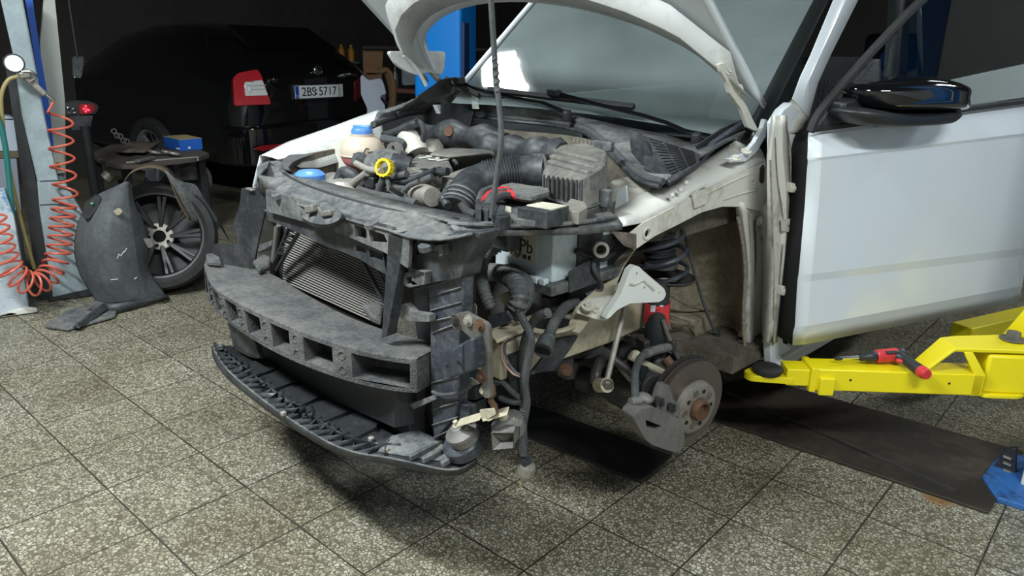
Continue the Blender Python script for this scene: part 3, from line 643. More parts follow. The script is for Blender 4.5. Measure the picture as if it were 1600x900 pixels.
obj('cowl_bracket', MB().prism(L([(736, 142), (746, 146), (748, 170), (738, 170)], y=.46), (0, .004, 0)), white_dusty, cowl)
# --- windscreen
gl = bpy.data.materials.new('dusty windscreen glass'); gl.use_nodes = True
nt = gl.node_tree; nt.nodes.remove(nt.nodes['Principled BSDF']); om = nt.nodes['Material Output']
tr_, gls, dif = nt.nodes.new('ShaderNodeBsdfTransparent'), nt.nodes.new('ShaderNodeBsdfGlossy'), nt.nodes.new('ShaderNodeBsdfDiffuse')
tr_.inputs[0].default_value = (.62, .74, .70, 1); gls.inputs['Roughness'].default_value = .03; dif.inputs[0].default_value = (.46, .55, .55, 1)
fr = nt.nodes.new('ShaderNodeFresnel'); fr.inputs[0].default_value = 1.6
nz = nt.nodes.new('ShaderNodeTexNoise'); nz.inputs['Scale'].default_value = 3; tcg = nt.nodes.new('ShaderNodeTexCoord'); nt.links.new(tcg.outputs['Object'], nz.inputs['Vector'])
mr = nt.nodes.new('ShaderNodeMapRange'); mr.inputs[3].default_value = .16; mr.inputs[4].default_value = .42; nt.links.new(nz.outputs[0], mr.inputs[0])
m1, m2 = nt.nodes.new('ShaderNodeMixShader'), nt.nodes.new('ShaderNodeMixShader')
nt.links.new(mr.outputs[0], m1.inputs[0]); nt.links.new(tr_.outputs[0], m1.inputs[1]); nt.links.new(dif.outputs[0], m1.inputs[2])
nt.links.new(fr.outputs[0], m2.inputs[0]); nt.links.new(m1.outputs[0], m2.inputs[1]); nt.links.new(gls.outputs[0], m2.inputs[2]); nt.links.new(m2.outputs[0], om.inputs[0])
g0, g1 = P(705, 142, x=-.62), P(1182, 222, x=.64)
g0.z, g1.z = 1.20, 1.14
gb = [lerp(g0, g1, t)+V((0, .05, .020))*(1-(2*t-1)**2) for t in (0, .2, .4, .6, .8, 1)]
gt = [P(748, 84, x=-.63), None, None, None, None, P(1262, 89, x=.65)]
up_l, up_r = (gt[0]-gb[0]), (gt[5]-gb[5])
def gup(i, k):
    t = i/5; return gb[i]+V((0, .58, .54))*k+V(((-.06 if t > .5 else .06)*abs(2*t-1)*k, 0, 0))
screen = obj('windscreen', MB().strips([gb]+[[gb[0]+up_l*k*5*.0+gup(0, k)-gb[0] if False else gup(i, k) for i in range(6)] for k in (.25, .5, .75, 1)], 30, sm=True), gl, car)
band = pm('black glass border', (.012, .014, .014), .3)
rim = resample(catmull([gup(5, k) for k in (0, .25, .5, .75, 1)], 4), 12)
obj('glass_border', MB().strips([[p+V((.004, -.004, .002)) for p in rim], [p+V((-.07, -.004, .004)) for p in rim]], 12), band, screen, solid=.002)
obj('rain_sensor_sticker', MB().prism(L([(1214, 108), (1233, 113), (1230, 119), (1212, 114)], y=.93), (0, .001, 0)), label_m, screen)
obj('dash_top', MB().strips([[V((-.62, .72, 1.12)), V((0, .66, 1.13)), V((.6, .74, 1.13))], [V((-.62, 1.0, 1.16)), V((0, 1.0, 1.17)), V((.6, 1.0, 1.17))], [V((-.62, 1.25, 1.10)), V((0, 1.25, 1.12)), V((.6, 1.25, 1.12))], [V((-.62, 1.28, .8)), V((0, 1.28, .8)), V((.6, 1.28, .8))]], 16, sm=True), plast, car, solid=.01)
obj('demister_slot', MB().bar(P(1085, 187, z=1.168), P(1127, 188, z=1.168), .012, .003), label_m, car)
wheel_ = obj('steering_wheel', MB().tube(ring((.36, 1.42, 1.12), (0, -.85, .5), .18, 32), .015, 8, closed=True), plast_dark, car)
for sx in (-.36, .36):
    st = obj('front_seat', MB().loft([[V((sx+a, y, z)) for a, z in ((-.24, z0), (.24, z0), (.22, z1), (-.22, z1))] for y, z0, z1 in ((1.75, .55, .75), (2.2, .55, .72))]), plast_dark, car, bevel=.04)
    obj('seat_back', MB().hexa([V((sx-.24, 2.15, .7)), V((sx+.24, 2.15, .7)), V((sx+.24, 2.27, .7)), V((sx-.24, 2.27, .7)), V((sx-.19, 2.38, 1.32)), V((sx+.19, 2.38, 1.32)), V((sx+.19, 2.46, 1.32)), V((sx-.19, 2.46, 1.32))]), plast_dark, st, bevel=.03)
    obj('headrest', MB().box((sx, 2.46, 1.44), (.26, .09, .18)), plast_dark, st, bevel=.03)
roof_pts = [gup(i, 1) for i in range(6)]
obj('roof', MB().strips([roof_pts, [p*1+V((p.x*.04, .5, .06)) for p in roof_pts], [p+V((0, 1.9, .05)) for p in roof_pts]], 16, sm=True), white, car, solid=.01)
lp = [gup(0, .10)+V((-.03, 0, 0)), gup(0, .3)+V((-.03, 0, 0)), gup(0, .6)+V((-.03, 0, 0)), gup(0, 1)+V((-.03, 0, 0))]
obj('windscreen_pillar', MB().strips([lp, [p+V((-.05, .06, 0)) for p in lp]], 12), white, car, solid=.02)
obj('right_side', MB().prism([V((-.80, .45, 1.18)), V((-.80, 2.6, 1.25)), V((-.80, 2.6, .40)), V((-.80, .75, .40)), V((-.80, .6, .9))], (.03, 0, 0)), white, car)
obj('left_rear_side', MB().prism([V((.78, 1.62, 1.22)), V((.78, 3.1, 1.28)), V((.78, 3.1, .42)), V((.78, 1.62, .42))], (-.04, 0, 0)), white, car)
# --- wipers
def wiper(piv, arm, blade0, blade1, z0):
    w_ = obj('wiper', MB().loft([[p+V((0, 0, -.006)), p+V((.012, .008, 0)), p+V((0, 0, .010)), p+V((-.012, -.008, 0))] for p in arm]), gloss_black, car, bevel=.002)
    obj('wiper_cap', MB().lathe([(.018, -.02), (.018, .012), (.014, .018), (0, .02)], piv, (0, -.3, 1), 18), plast_dark, w_)
    b0, b1 = blade0, blade1
    obj('wiper_blade', MB().loft([[p+V((0, -.010, 0)), p+V((0, .004, .014)), p+V((0, .012, 0)), p+V((0, 0, -.010))] for p in (b0, b0.lerp(b1, .3), b0.lerp(b1, .7), b1)]), rubber_blk, w_)
    obj('blade_clip', MB().box(arm[-1], (.07, .03, .025), Matrix.Rotation(-.3, 3, 'Z')), plast_dark, w_, bevel=.004)
wiper(P(886, 180, y=.53), [P(886, 177, y=.525), P(850, 162, y=.52), P(780, 150, y=.50), P(735, 137, y=.46), P(717, 126, y=.44)], P(696, 124, y=.43), P(748, 150, y=.46), 0)
wiper(P(1088, 216, y=.55), [P(1088, 213, y=.545), P(1040, 192, y=.545), P(1000, 180, y=.54), P(930, 163, y=.53), P(866, 145, y=.53)], P(762, 141, y=.50), P(990, 168, y=.56), 0)
# --- bonnet, propped up, with its hinges and stay
hx = [-.72, -.5, -.2, .2, .5, .70]
c_l, c_r = P(690, 132, x=-.70), P(1196, 166, x=.665)
hdir = V((0, -.80, .66))
bon = []
for k in (0, .06, .5, .85, .98):
    row = []
    for i in range(13):
        t = i/12; arc = 1-(2*t-1)**2
        base = lerp(c_l, c_r, t)+hdir*(.46*arc**.55)
        top = lerp(c_l, c_r, t)+hdir*(1.05+.12*arc)
        p = lerp(base, top, k); sq = 1-.05*k
        p.x *= sq; p += V((0, .5, .6))*.05*arc*math.sin(PI*min(k, .9))
        row.append(p)
    bon.append(row)
bonnet = obj('bonnet', MB().strips(bon, 36, sm=True), white, car, solid=.022)
obj('inner_frame', MB().strips([[p+V((0, -.02, -.03)) for p in bon[1]], [lerp(p, q, .14)+V((0, -.03, -.05)) for p, q in zip(bon[1], bon[3])], [lerp(p, q, .25)+V((0, -.015, -.02)) for p, q in zip(bon[1], bon[3])]], 30), grey_white, bonnet, solid=.004)
hg = [(1124, 100), (1136, 98), (1149, 112), (1160, 150), (1177, 188), (1186, 205), (1180, 204), (1168, 198), (1158, 170), (1140, 145), (1136, 128), (1127, 112)]
hinge = obj('bonnet_hinge', MB().prism(roundpoly(L(hg, x=.64), .004, 2), (-.012, 0, 0)), white_dusty, bonnet, bevel=.002)
hb = L([(1139, 248), (1150, 244), (1164, 240), (1180, 222), (1192, 200), (1196, 186), (1200, 188), (1196, 214), (1184, 236), (1166, 252), (1142, 254)], x=.655)
obj('hinge_foot', MB().prism(hb, (-.016, 0, 0)), white, bonnet, bevel=.002)
for u_, v_ in ((1139, 109), (1155, 139)): obj('hinge_bolt', MB().bolt(P(u_, v_, x=.642), (1, -.3, .2), .009, .009), white_dusty, hinge)
for u_, v_ in ((1149, 247), (1166, 236)): obj('hinge_bolt', MB().bolt(P(u_, v_, x=.657), (.3, -.2, 1), .010, .008), white_dusty, hinge)
hl = L([(634, 89), (650, 92), (668, 104), (668, 122), (662, 132), (640, 118), (612, 96), (606, 89)], x=-.66)
obj('bonnet_corner', MB().prism(roundpoly(L([(602, 80), (692, 80), (688, 117), (664, 112), (650, 118), (632, 112), (616, 102)], x=-.68), .02, 4), (.02, 0, 0)), grey_white, bonnet, bevel=.006)
obj('bonnet_hinge', MB().hose(L([(632, 86), (648, 104), (660, 122), (666, 134)], x=-.655), .008, 8), grey_white, bonnet)
sy = -.47
stay_top = P(783, 89, y=sy)+V((.02, -.0, .45))
stay = obj('bonnet_stay', MB().tube(catmull([P(768, 340, y=sy), P(774, 290, y=sy), P(783, 220, y=sy), P(780, 165, y=sy), P(775, 128, y=sy), P(773, 92, y=sy), V((.585, -.49, 1.6)), V((.57, -.50, 1.93))], 6), .0065, 8), rubber, car)
obj('stay_twist', MB().helix(P(778, 150, y=sy), P(773, 92, y=sy)-P(778, 150, y=sy), .004, .004, 5, .085), rubber, stay)
# ------------------------------------------------------------------ the white car: engine bay
# coolant reservoir
rc = P(567, 238, y=-.16); rr = 35/1155*(rc-CCAM).dot(CD_)
prof = []
for i in range(15):
    a = -PI/2+PI*i/14; prof.append((rr*max(.05, math.cos(a))**.8, rr*.80*math.sin(a)))
upper_m = pm('milky reservoir plastic', (.56, .46, .36), .4); pink = pm('pink coolant behind plastic', (.52, .17, .17), .35); pink_m = pm('milky reservoir plastic low', (.50, .38, .30), .4)
res = obj('coolant_reservoir', MB().lathe([p for p in prof if p[1] > -rr*.28], rc, (0, 0, 1), 32), upper_m, car)
obj('coolant_level', MB().lathe([p for p in prof if p[1] <= -rr*.15], rc, (0, 0, 1), 32), pink, res)
obj('mould_seam', MB().tube(ring(rc+V((0, 0, -rr*.1)), (0, 0, 1), rr*1.005, 32), .003, 6, closed=True), upper_m, res)
cp = rc+V((0, 0, rr*.78))
obj('neck', MB().cyl(cp-V((0, 0, .012)), cp+V((0, 0, .004)), .042, n=24), upper_m, res)
cap_ = obj('blue_cap', MB().lathe([(.037, 0), (.038, .012), (.034, .020), (0, .022)], cp+V((0, 0, .002)), (0, 0, 1), 28), blue_cap, res)
obj('cap_grip', MB().box(cp+V((0, 0, .026)), (.066, .016, .014), Matrix.Rotation(.5, 3, 'Z')), blue_cap, cap_, bevel=.004)
tv = P(567, 238, D=(rc-CCAM).dot(CD_)-rr*1.02)
for q in (((566, 243), (572, 232)), ((572, 232), (577, 233)), ((567, 240), (563, 242)), ((575, 239), (582, 237)), ((582, 237), (582, 241)), ((575, 242), (582, 241)), ((552, 240), (560, 240))):
    obj('warning_mark', MB().bar(P(*q[0], D=(rc-CCAM).dot(CD_)-rr*1.0), P(*q[1], D=(rc-CCAM).dot(CD_)-rr*1.0), .0036, .003), ink, res)
obj('washer_cap', MB().lathe([(.05, -.01), (.05, .006), (.035, .018), (0, .021)], P(484, 275, z=1.01), (0, 0, 1), 24), blue_cap, car)
# oil filler housing with the yellow dipstick ring
fc = P(598, 258, y=-.26)
filler = obj('oil_filter_housing', MB().lathe([(.062, -.06), (.062, .01), (.055, .025), (.03, .032), (0, .034)], fc, (.25, -.45, 1), 28), plast_top, car)
obj('housing_collar', MB().cyl(P(612, 255, y=-.24), P(640, 262, y=-.20), .035), plast, filler)
yr = P(604, 263, y=-.34)
yo = obj('yellow_ring', MB().lathe([(.020, 0), (.027, 0), (.027, .022), (.020, .022), (.020, 0)], yr, (.35, -.9, .25), 24, caps=False), yellow_p, filler)
for k in range(14):
    a = 2*PI*k/14; e1, e2, ax = frame((.35, -.9, .25)); obj('ring_ridge', MB().bar(yr+(e1*math.cos(a)+e2*math.sin(a))*.0275, yr+ax*.022+(e1*math.cos(a)+e2*math.sin(a))*.0275, .003, .003), yellow_p, yo)
eye = MB().prism(roundpoly(L([(602, 246), (604, 228), (610, 222), (620, 224), (626, 236), (624, 248)], y=-.20), .012, 3), (0, .016, 0), [ring(P(614, 232, y=-.20), (0, 1, 0), .009, 14)])
obj('lifting_eye', eye, cast, filler, bevel=.003)
# engine covers
def slab(name, px, z, h, m, par=car, bev=.006, rnd=.008): return obj(name, MB().prism(roundpoly(L(px, z=z), rnd, 2), (0, 0, -h)), m, par, bevel=bev)
ctop = [(632, 257), (654, 240), (701, 248), (708, 262), (669, 276)]
ec = obj('engine_cover', MB().loft([[P(*q, z=1.06)+V((0, 0, -.075)) for q in ctop], [P(*q, z=1.06)+V((0, 0, -.008)) for q in ctop], [lerp(P(*q, z=1.06), P(671, 255, z=1.06), .05) for q in ctop]]), box_m, car, bevel=.003)
text('raised_letters', 'TSI', P(676, 247, z=1.064), P(690, 251, z=1.062)-P(655, 246, z=1.062), P(671, 245, z=1.062)-P(668, 252, z=1.062), .095, warm_white, ec, .0012)
for u_, v_ in ((640, 253), (660, 258)): obj('cover_recess', MB().bar(P(u_, v_+6, z=1.0615), P(u_+6, v_+7, z=1.0615), .018, .003), black, ec)
back_c = obj('rear_engine_cover', MB().loft([[P(*q, z=1.0) for q in ((664, 262), (706, 270), (776, 261), (778, 246), (700, 240), (668, 246))], [P(*q, z=1.06) for q in ((668, 245), (705, 250), (774, 243), (774, 238), (702, 234), (675, 238))], [P(*q, z=1.075) for q in ((674, 240), (705, 245), (766, 238), (756, 233), (706, 231), (682, 234))]]), box_m, car, bevel=.008)
obj('cover_strap', MB().hose([P(704, 249, z=1.05), P(712, 253, z=1.06), P(714, 262, z=1.03), P(712, 272, z=1.0)], .006), rubber, back_c)
slab('intake_scoop', [(690, 276), (712, 284), (745, 270), (775, 258), (772, 252), (745, 256), (715, 266)], 1.055, .05, box_m)
obj('throttle_body', MB().loft([[P(*q, z=.97) for q in ((666, 300), (684, 308), (706, 296), (690, 286))], [P(*q, z=1.02) for q in ((664, 291), (678, 302), (702, 288), (690, 278))]]), plast_top, car, bevel=.008)
obj('throttle_neck', MB().cyl(P(654, 302, y=-.30), P(676, 308, y=-.33), .035, .028), alu, car)
# intake duct: elbow, bellows, cuff
de = catmull([P(712, 330, y=-.33), P(722, 310, y=-.29), P(738, 290, y=-.22), P(765, 278, y=-.16)], 8)
duct = obj('intake_duct', MB().tube(de, .052, 20), plast, car)
for i in (2, 4, 6): obj('duct_band', MB().tube([de[i], de[i+1]], .056, 20), plast_top, duct)
obj('duct_bellows', MB().bellows([P(758, 280, y=-.17), P(785, 274, y=-.13), P(812, 271, y=-.09)], .052, .0075, .055, 22), plast, duct)
obj('duct_cuff', MB().tube([P(810, 271, y=-.09), P(830, 269, y=-.06), P(856, 268, y=-.04)], .050, 20), plast, duct)
for q in (832, 838, 844): obj('duct_band', MB().tube([P(q, 269, y=-.055), P(q+3, 269, y=-.05)], .054, 20), plast_top, duct)
# air filter box
ab0 = L([(848, 322), (905, 345), (946, 332), (952, 300), (930, 290), (870, 285)], z=.955)
lowr = [P(*q) for q in ()]
ring0 = [P(846, 312, y=-.14), P(908, 335, y=-.14), P(944, 322, y=-.06), P(950, 300, y=.08), P(905, 285, y=.16), P(852, 285, y=.02)]
ring1 = [P(846, 278, y=-.14), P(910, 282+0, y=-.14), P(944, 262, y=-.06), P(950, 240, y=.10), P(905, 232, y=.20), P(854, 250, y=.02)]
ring2 = [P(852, 262, y=-.10), P(916, 277, y=-.13), P(940, 254, y=-.04), P(948, 236, y=.10), P(915, 224, y=.20), P(876, 226, y=.10)]
box = obj('air_filter_box', MB().loft([roundpoly(ring0, .03, 3), roundpoly(ring1, .03, 3), roundpoly(ring2, .03, 3)]), box_m, car, bevel=.006)
for i in range(9):
    u_ = 850+7.3*i
    obj('side_rib', MB().bar(P(u_, 273+1.1*i, y=-.146), P(u_, 303+2.6*i, y=-.146), .005, .006, up=(0, 1, 0)), plast, box, bevel=.001)
tp = (lerp(ring2[0], ring2[3], .5), (ring2[1]-ring2[0]).cross(ring2[5]-ring2[0]).normalized())
if tp[1].z < 0: tp = (tp[0], -tp[1])
for a, b in (((862, 248), (932, 266)), ((858, 256), (922, 274)), ((868, 239), (938, 256))):
    a_, b_ = P(*a, pl=tp), P(*b, pl=tp)
    obj('lid_rib', MB().bar(a_+tp[1]*.002, b_+tp[1]*.002, .022, .024, up=tp[1]), box_m, box, bevel=.007)
for i in range(8): obj('rear_spike', MB().bar(P(897+6*i, 222-0*i+1.2*i, y=.21), P(898+6*i, 215+1.2*i, y=.21), .004, .004), alu, box)
obj('box_latch', MB().box(P(943, 228, y=.16), (.07, .02, .03)), plast_top, box, bevel=.004)
obj('box_clip', MB().box(P(947, 310, y=-.07), (.03, .02, .05)), plast_top, box, bevel=.004)
obj('box_seam', MB().tube(roundpoly([p*1+V((0, 0, .012)) for p in ring0], .03, 3), .006, 6, closed=True), plast_top, box)
obj('box_base', MB().loft([[p+V((0, 0, -.15)) for p in ring0], ring0]), plast, box, bevel=.005)
# battery and tray
bx = .565
b_top, b_bot = 1.0, .83
c0 = P(862, 443, x=bx); c0.z = c0.z
fl_ = P(862, 360, x=bx); fr_ = P(946, 360, x=bx)
lft = P(766, 362, y=c0.y-.02); lb = P(766, 425, y=c0.y-.02)
batt_m = pm('battery case white', (.50, .56, .58), .35, col2=(.30, .33, .33), scale=6, lo=.5, hi=.8)
zb, zt = c0.z, .985
x0 = lft.x
bat = obj('battery', MB().hexa([V((x0, c0.y, zb)), V((bx, c0.y, zb)), V((bx, fr_.y+.02, zb)), V((x0, fr_.y+.02, zb)), V((x0, c0.y, zt)), V((bx, c0.y, zt)), V((bx, fr_.y+.02, zt)), V((x0, fr_.y+.02, zt))]), batt_m, car, bevel=.004)
yl = c0.y-.001
lab = obj('lead_label', MB().prism(L([(796, 352), (840, 352), (838, 411), (796, 399)], y=yl), (0, -.0012, 0)), label_m, bat)
ex_ = P(836, 392, y=yl)-P(806, 384, y=yl)
text('lead_letters', 'Pb', P(822, 386, y=yl-.0016), ex_, (0, 0, 1), .052, ink, lab, .0006)
for a, b in (((797, 362), (817, 402)), ((797, 396), (814, 368)), ((797, 361), (816, 366)), ((801, 364), (806, 398)), ((816, 367), (811, 400))): obj('bin_sign', MB().bar(P(*a, y=yl-.0016), P(*b, y=yl-.0016), .0022, .0015, up=(0, 1, 0)), ink, lab)
obj('bin_wheel', MB().tube(ring(P(808, 399, y=yl-.0018), (0, 1, 0), .005, 14), .0012, 6, closed=True), ink, lab)
for u_, v_ in ((820, 401), (827, 403)): obj('bin_sign', MB().box(P(u_, v_, y=yl-.0014), (.010, .001, .012)), ink, lab)
obj('battery_tray', MB().hexa([V((x0-.02, c0.y-.02, zb-.03)), V((bx+.02, c0.y-.02, zb-.03)), V((bx+.02, fr_.y+.06, zb-.03)), V((x0-.02, fr_.y+.06, zb-.03)), V((x0-.02, c0.y-.02, zb)), V((bx+.02, c0.y-.02, zb)), V((bx+.02, fr_.y+.06, zb)), V((x0-.02, fr_.y+.06, zb))]), plast_top, car, bevel=.004)
obj('tray_post', MB().prism(L([(890, 425), (918, 408), (938, 402), (938, 440), (890, 458)], x=bx+.025), (-.006, 0, 0)), plast, car, bevel=.002)
obj('tray_leg', MB().prism(L([(858, 468), (874, 464), (880, 500), (866, 506)], x=.52), (-.03, 0, 0)), plast, car)
for u_ in (826, 838, 850): obj('battery_foot', MB().box(P(u_, 434+(u_-826)*.25, y=c0.y-.012), (.022, .02, .018)), batt_m, bat, bevel=.003)
# fuse box and cables on top of the battery
fb0 = slab('fuse_box', [(742, 322), (760, 334), (838, 343), (902, 342), (916, 335), (880, 320), (800, 306), (756, 306)], 1.02, .030, plast_top)
slab('fuse_lid', [(782, 289), (800, 285), (830, 290), (855, 292), (858, 297), (838, 306), (812, 303), (780, 297)], 1.055, .02, box_m, fb0, .003)
slab('fuse_lid', [(800, 294), (856, 293), (859, 299), (832, 307), (806, 303)], 1.06, .012, plast_top, fb0, .003)
slab('relay_block', [(808, 324), (855, 332), (890, 322), (850, 316)], 1.055, .040, plast, fb0, .003, .003)
slab('relay_top', [(822, 320), (862, 327), (886, 321), (848, 315)], 1.057, .004, label_m, fb0, .001, .003)
slab('bracket_block', [(885, 318), (892, 310), (912, 315), (918, 324), (905, 332), (885, 328)], 1.045, .03, alu, fb0, .004, .003)
slab('front_tray', [(800, 334), (846, 340), (846, 346), (800, 342)], 1.03, .015, plast_top, fb0, .003, .003)
for k, q in enumerate([[(757, 318), (768, 306), (785, 300), (800, 300)], [(760, 322), (772, 310), (786, 305), (800, 306)], [(748, 316), (755, 300), (775, 292)]]):
    obj('battery_cable', MB().hose([P(*p, z=1.045+.008*math.sin(i)) for i, p in enumerate(q)], .010, 8), rubber, fb0)
for q in ([(756, 314), (764, 304), (772, 300)], [(776, 302), (790, 299), (802, 304), (818, 309)], [(778, 305), (795, 303), (812, 308)], [(776, 298), (788, 296), (797, 299)]):
    obj('red_cable', MB().hose([P(*p, z=1.05) for p in q], .009, 8), red_p, fb0)
for i in range(4): slab('fuse_block', [(742+11*i, 324+2*i), (748+11*i, 314+2*i), (756+11*i, 315+2*i), (752+11*i, 328+2*i)], 1.04, .05, plast, fb0, .003, .003)
obj('white_clip', MB().prism(L([(790, 322), (798, 324), (798, 333), (788, 332)], y=-.33), (0, .003, 0)), label_m, fb0)
slab('connector', [(770, 334), (788, 330), (798, 337), (780, 342)], 1.045, .03, plast, fb0, .003, .003)
# hoses and wires around the engine
hz = [([(640, 246), (632, 232), (640, 215), (648, 196), (655, 192)], .02, .020), ([(648, 192), (655, 205), (656, 225), (652, 245)], .05, .016), ([(650, 190), (658, 195), (662, 212), (656, 232), (652, 248)], .04, .012),
      ([(600, 212), (618, 207), (640, 196), (652, 192)], .0, .016), ([(598, 216), (618, 220), (630, 226), (622, 240)], -.10, .014), ([(556, 258), (560, 246), (568, 250), (572, 262)], -.28, .018),
      ([(530, 285), (538, 270), (552, 276), (558, 288)], -.33, .022), ([(545, 288), (560, 290), (575, 280), (592, 268)], -.33, .014), ([(572, 262), (590, 270), (610, 276), (636, 272)], -.34, .011),
      ([(596, 276), (625, 284), (650, 278), (680, 266)], -.32, .009), ([(590, 300), (598, 280), (602, 272)], -.36, .010), ([(608, 300), (606, 284), (600, 276)], -.36, .007), ([(640, 300), (655, 282), (680, 270), (700, 268)], -.30, .012),
      ([(628, 302), (640, 290), (655, 284)], -.36, .008), ([(652, 304), (650, 292), (662, 282), (676, 276)], -.33, .010), ([(700, 322), (694, 310), (700, 296)], -.36, .012), ([(720, 316), (730, 330), (742, 336)], -.38, .012),
      ([(560, 296), (590, 305), (630, 312), (650, 318)], -.40, .012), ([(536, 282), (566, 300), (600, 312)], -.36, .009), ([(575, 285), (600, 292), (630, 294), (660, 300)], -.35, .008)]
for i, (q, y, r_) in enumerate(hz): obj('engine_hose', MB().hose([P(*p, y=y+.01*k) for k, p in enumerate(q)], r_, 10), rubber if i % 3 else plast, car)
obj('metal_pipe', MB().hose([P(*p, y=-.36) for p in ((556, 255), (575, 264), (596, 268))], .010), alu, car)
obj('metal_pipe', MB().hose([P(*p, y=-.36) for p in ((552, 286), (566, 276), (574, 270))], .012), alu, car)
obj('metal_pipe', MB().hose([P(*p, y=-.38) for p in ((612, 296), (625, 304), (634, 308))], .010), chrome, car)
obj('expansion_flask', MB().lathe([(.05, -.05), (.06, 0), (.04, .03), (0, .034)], P(540, 296, y=-.36), (0, 0, 1), 20), alu, car)
obj('alternator', MB().lathe([(.05, -.04), (.06, -.02), (.06, .05), (.045, .07), (0, .075)], P(524, 296, y=-.26), (1, -.2, .1), 24), cast, car)
obj('exhaust_cover', MB().loft([L([(600, 312), (640, 318), (660, 308), (620, 300)], z=.96), L([(612, 310), (638, 314), (648, 307), (624, 302)], z=.99)]), alu, car, bevel=.006)
obj('sensor_block', MB().box(P(584, 284, y=-.34), (.05, .04, .035)), plast_dark, car, bevel=.004)
obj('ignition_rail', MB().bar(P(622, 285, y=-.30), P(690, 268, y=-.22), .03, .03), plast_dark, car, bevel=.005)
obj('cover_strut', MB().cyl(P(640, 208, y=.05), P(652, 238, y=.05), .05, .04), white_dusty, car)
obj('copper_part', MB().lathe([(.05, 0), (.045, .02), (.03, .04), (0, .045)], P(674, 235, y=.12), (0, 0, 1), 20), alu, car)
# bay sides under the hood line, dark
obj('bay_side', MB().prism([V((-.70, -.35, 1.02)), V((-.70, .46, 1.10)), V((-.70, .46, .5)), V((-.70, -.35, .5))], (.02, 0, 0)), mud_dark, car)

# ------------------------------------------------------------------ the white car: chassis rail and cables at the left front
rl = [[P(*q, x=x) for q, x in zip(((762, 548), (762, 528), (800, 505), (800, 525)), (.60, .60, .48, .48))]]
rail = obj('chassis_rail', MB().loft([[V((.46, -.42, .70)), V((.57, -.42, .70)), V((.57, -.42, .60)), V((.46, -.42, .60))], [V((.46, .02, .705)), V((.57, .02, .705)), V((.57, .02, .585)), V((.46, .02, .585))], [V((.44, .25, .71)), V((.55, .25, .71)), V((.55, .25, .58)), V((.44, .25, .58))]]), cream, car, bevel=.006)
obj('rail_eye', MB().lathe([(.048, 0), (.062, 0), (.062, .006), (.048, .006), (.048, 0)], P(862, 507, z=.708), (0, 0, 1), 28, sx=1.3, caps=False), cream, rail)
obj('rail_hole', MB().lathe([(.048, 0), (.048, .001), (0, .001)], P(862, 507, z=.708), (0, 0, 1), 24, sx=1.3), black, rail)
obj('rail_flange', MB().prism(L([(762, 518), (820, 500), (830, 510), (776, 532)], z=.725), (0, 0, -.01)), cream, rail, bevel=.003)
obj('black_plate', MB().prism(L([(763, 494), (791, 486), (800, 500), (763, 516)], y=-.40), (0, .008, 0)), plast_blue, rail)
st = obj('stud', MB().lathe([(.008, 0), (.010, .006), (.006, .010), (.008, .016), (.006, .022), (.007, .028), (0, .034)], P(800, 508, z=.722), (0, 0, 1), 12), white_dusty, rail)
obj('apron_strip', MB().loft([[P(*q, x=x) for q, x in zip(((884, 515), (905, 522), (912, 514), (892, 505)), (.60, .64, .64, .60))], [P(*q, x=x) for q, x in zip(((900, 480), (925, 492), (930, 486), (906, 472)), (.58, .62, .62, .58))], [P(*q, x=x) for q, x in zip(((938, 448), (958, 456), (960, 450), (944, 440)), (.56, .60, .60, .56))], [P(*q, x=x) for q, x in zip(((962, 410), (975, 418), (976, 412), (966, 402)), (.54, .58, .58, .54))], [P(*q, x=x) for q, x in zip(((985, 388), (992, 392), (993, 388), (986, 384)), (.54, .58, .58, .54))]]), cream, car, bevel=.004)
shield = obj('splash_shield', MB().prism(roundpoly(L([(852, 556), (850, 538), (880, 528), (905, 524), (890, 548), (866, 580), (845, 582), (830, 586)], x=.58), .008, 2), (-.02, 0, 0)), plast, car, bevel=.004)
obj('splash_bolt', MB().bolt(P(884, 578, x=.56), (.6, -.8, 0), .011, .012), rust, car); obj('bush_bracket', MB().prism(roundpoly(L([(874, 560), (896, 558), (897, 592), (886, 594), (876, 588)], x=.55), .004, 2), (-.012, 0, 0)), cast_dark, car, bevel=.002)
# corrugated looms
obj('corrugated_loom', MB().bellows([P(*q, y=y) for q, y in (((779, 385), -.27), ((760, 398), -.30), ((752, 425), -.33), ((757, 455), -.36), ((768, 482), -.36))], .016, .010, .10), plast_top, car)
obj('corrugated_loom', MB().bellows([P(*q, y=y) for q, y in (((756, 424), -.20), ((785, 428), -.26), ((806, 442), -.30), ((812, 465), -.33), ((806, 486), -.34))], .024, .013, .11), plast_top, car)
obj('corrugated_loom', MB().hose([P(*q, y=y) for q, y in (((780, 420), -.20), ((806, 425), -.26), ((824, 445), -.28), ((822, 470), -.30), ((812, 484), -.32))], .018), rubber, car)
obj('loom_plug', MB().box(P(783, 373, y=-.30), (.10, .05, .05)), plast, car, bevel=.006); obj('loom_clip', MB().box(P(804, 488, y=-.345), (.05, .03, .035)), rubber_blk, car, bevel=.005)
obj('mount_cap', MB().prism(roundpoly(L([(774, 468), (790, 456), (802, 462), (798, 488), (790, 488), (786, 472)], y=-.28), .006, 2), (0, .05, 0)), cream, car, bevel=.004)
obj('tab', MB().prism(roundpoly(L([(735, 478), (741, 474), (744, 480), (743, 500), (736, 500)], y=-.44), .004, 2), (0, .004, 0)), cast, car)
obj('side_loom', MB().bellows([P(*q, x=x) for q, x in (((900, 472), .52), ((884, 480), .56), ((868, 500), .60), ((855, 530), .62))], .014, .007, .08), rubber, car)
pl_ = obj('headlamp_plug', MB().cyl(P(856, 528, x=.62), P(848, 548, x=.64), .020, .026), plast_top, car); obj('plug_mouth', MB().cyl(P(848, 548, x=.64), P(847.5, 549.5, x=.641), .022), black, pl_)
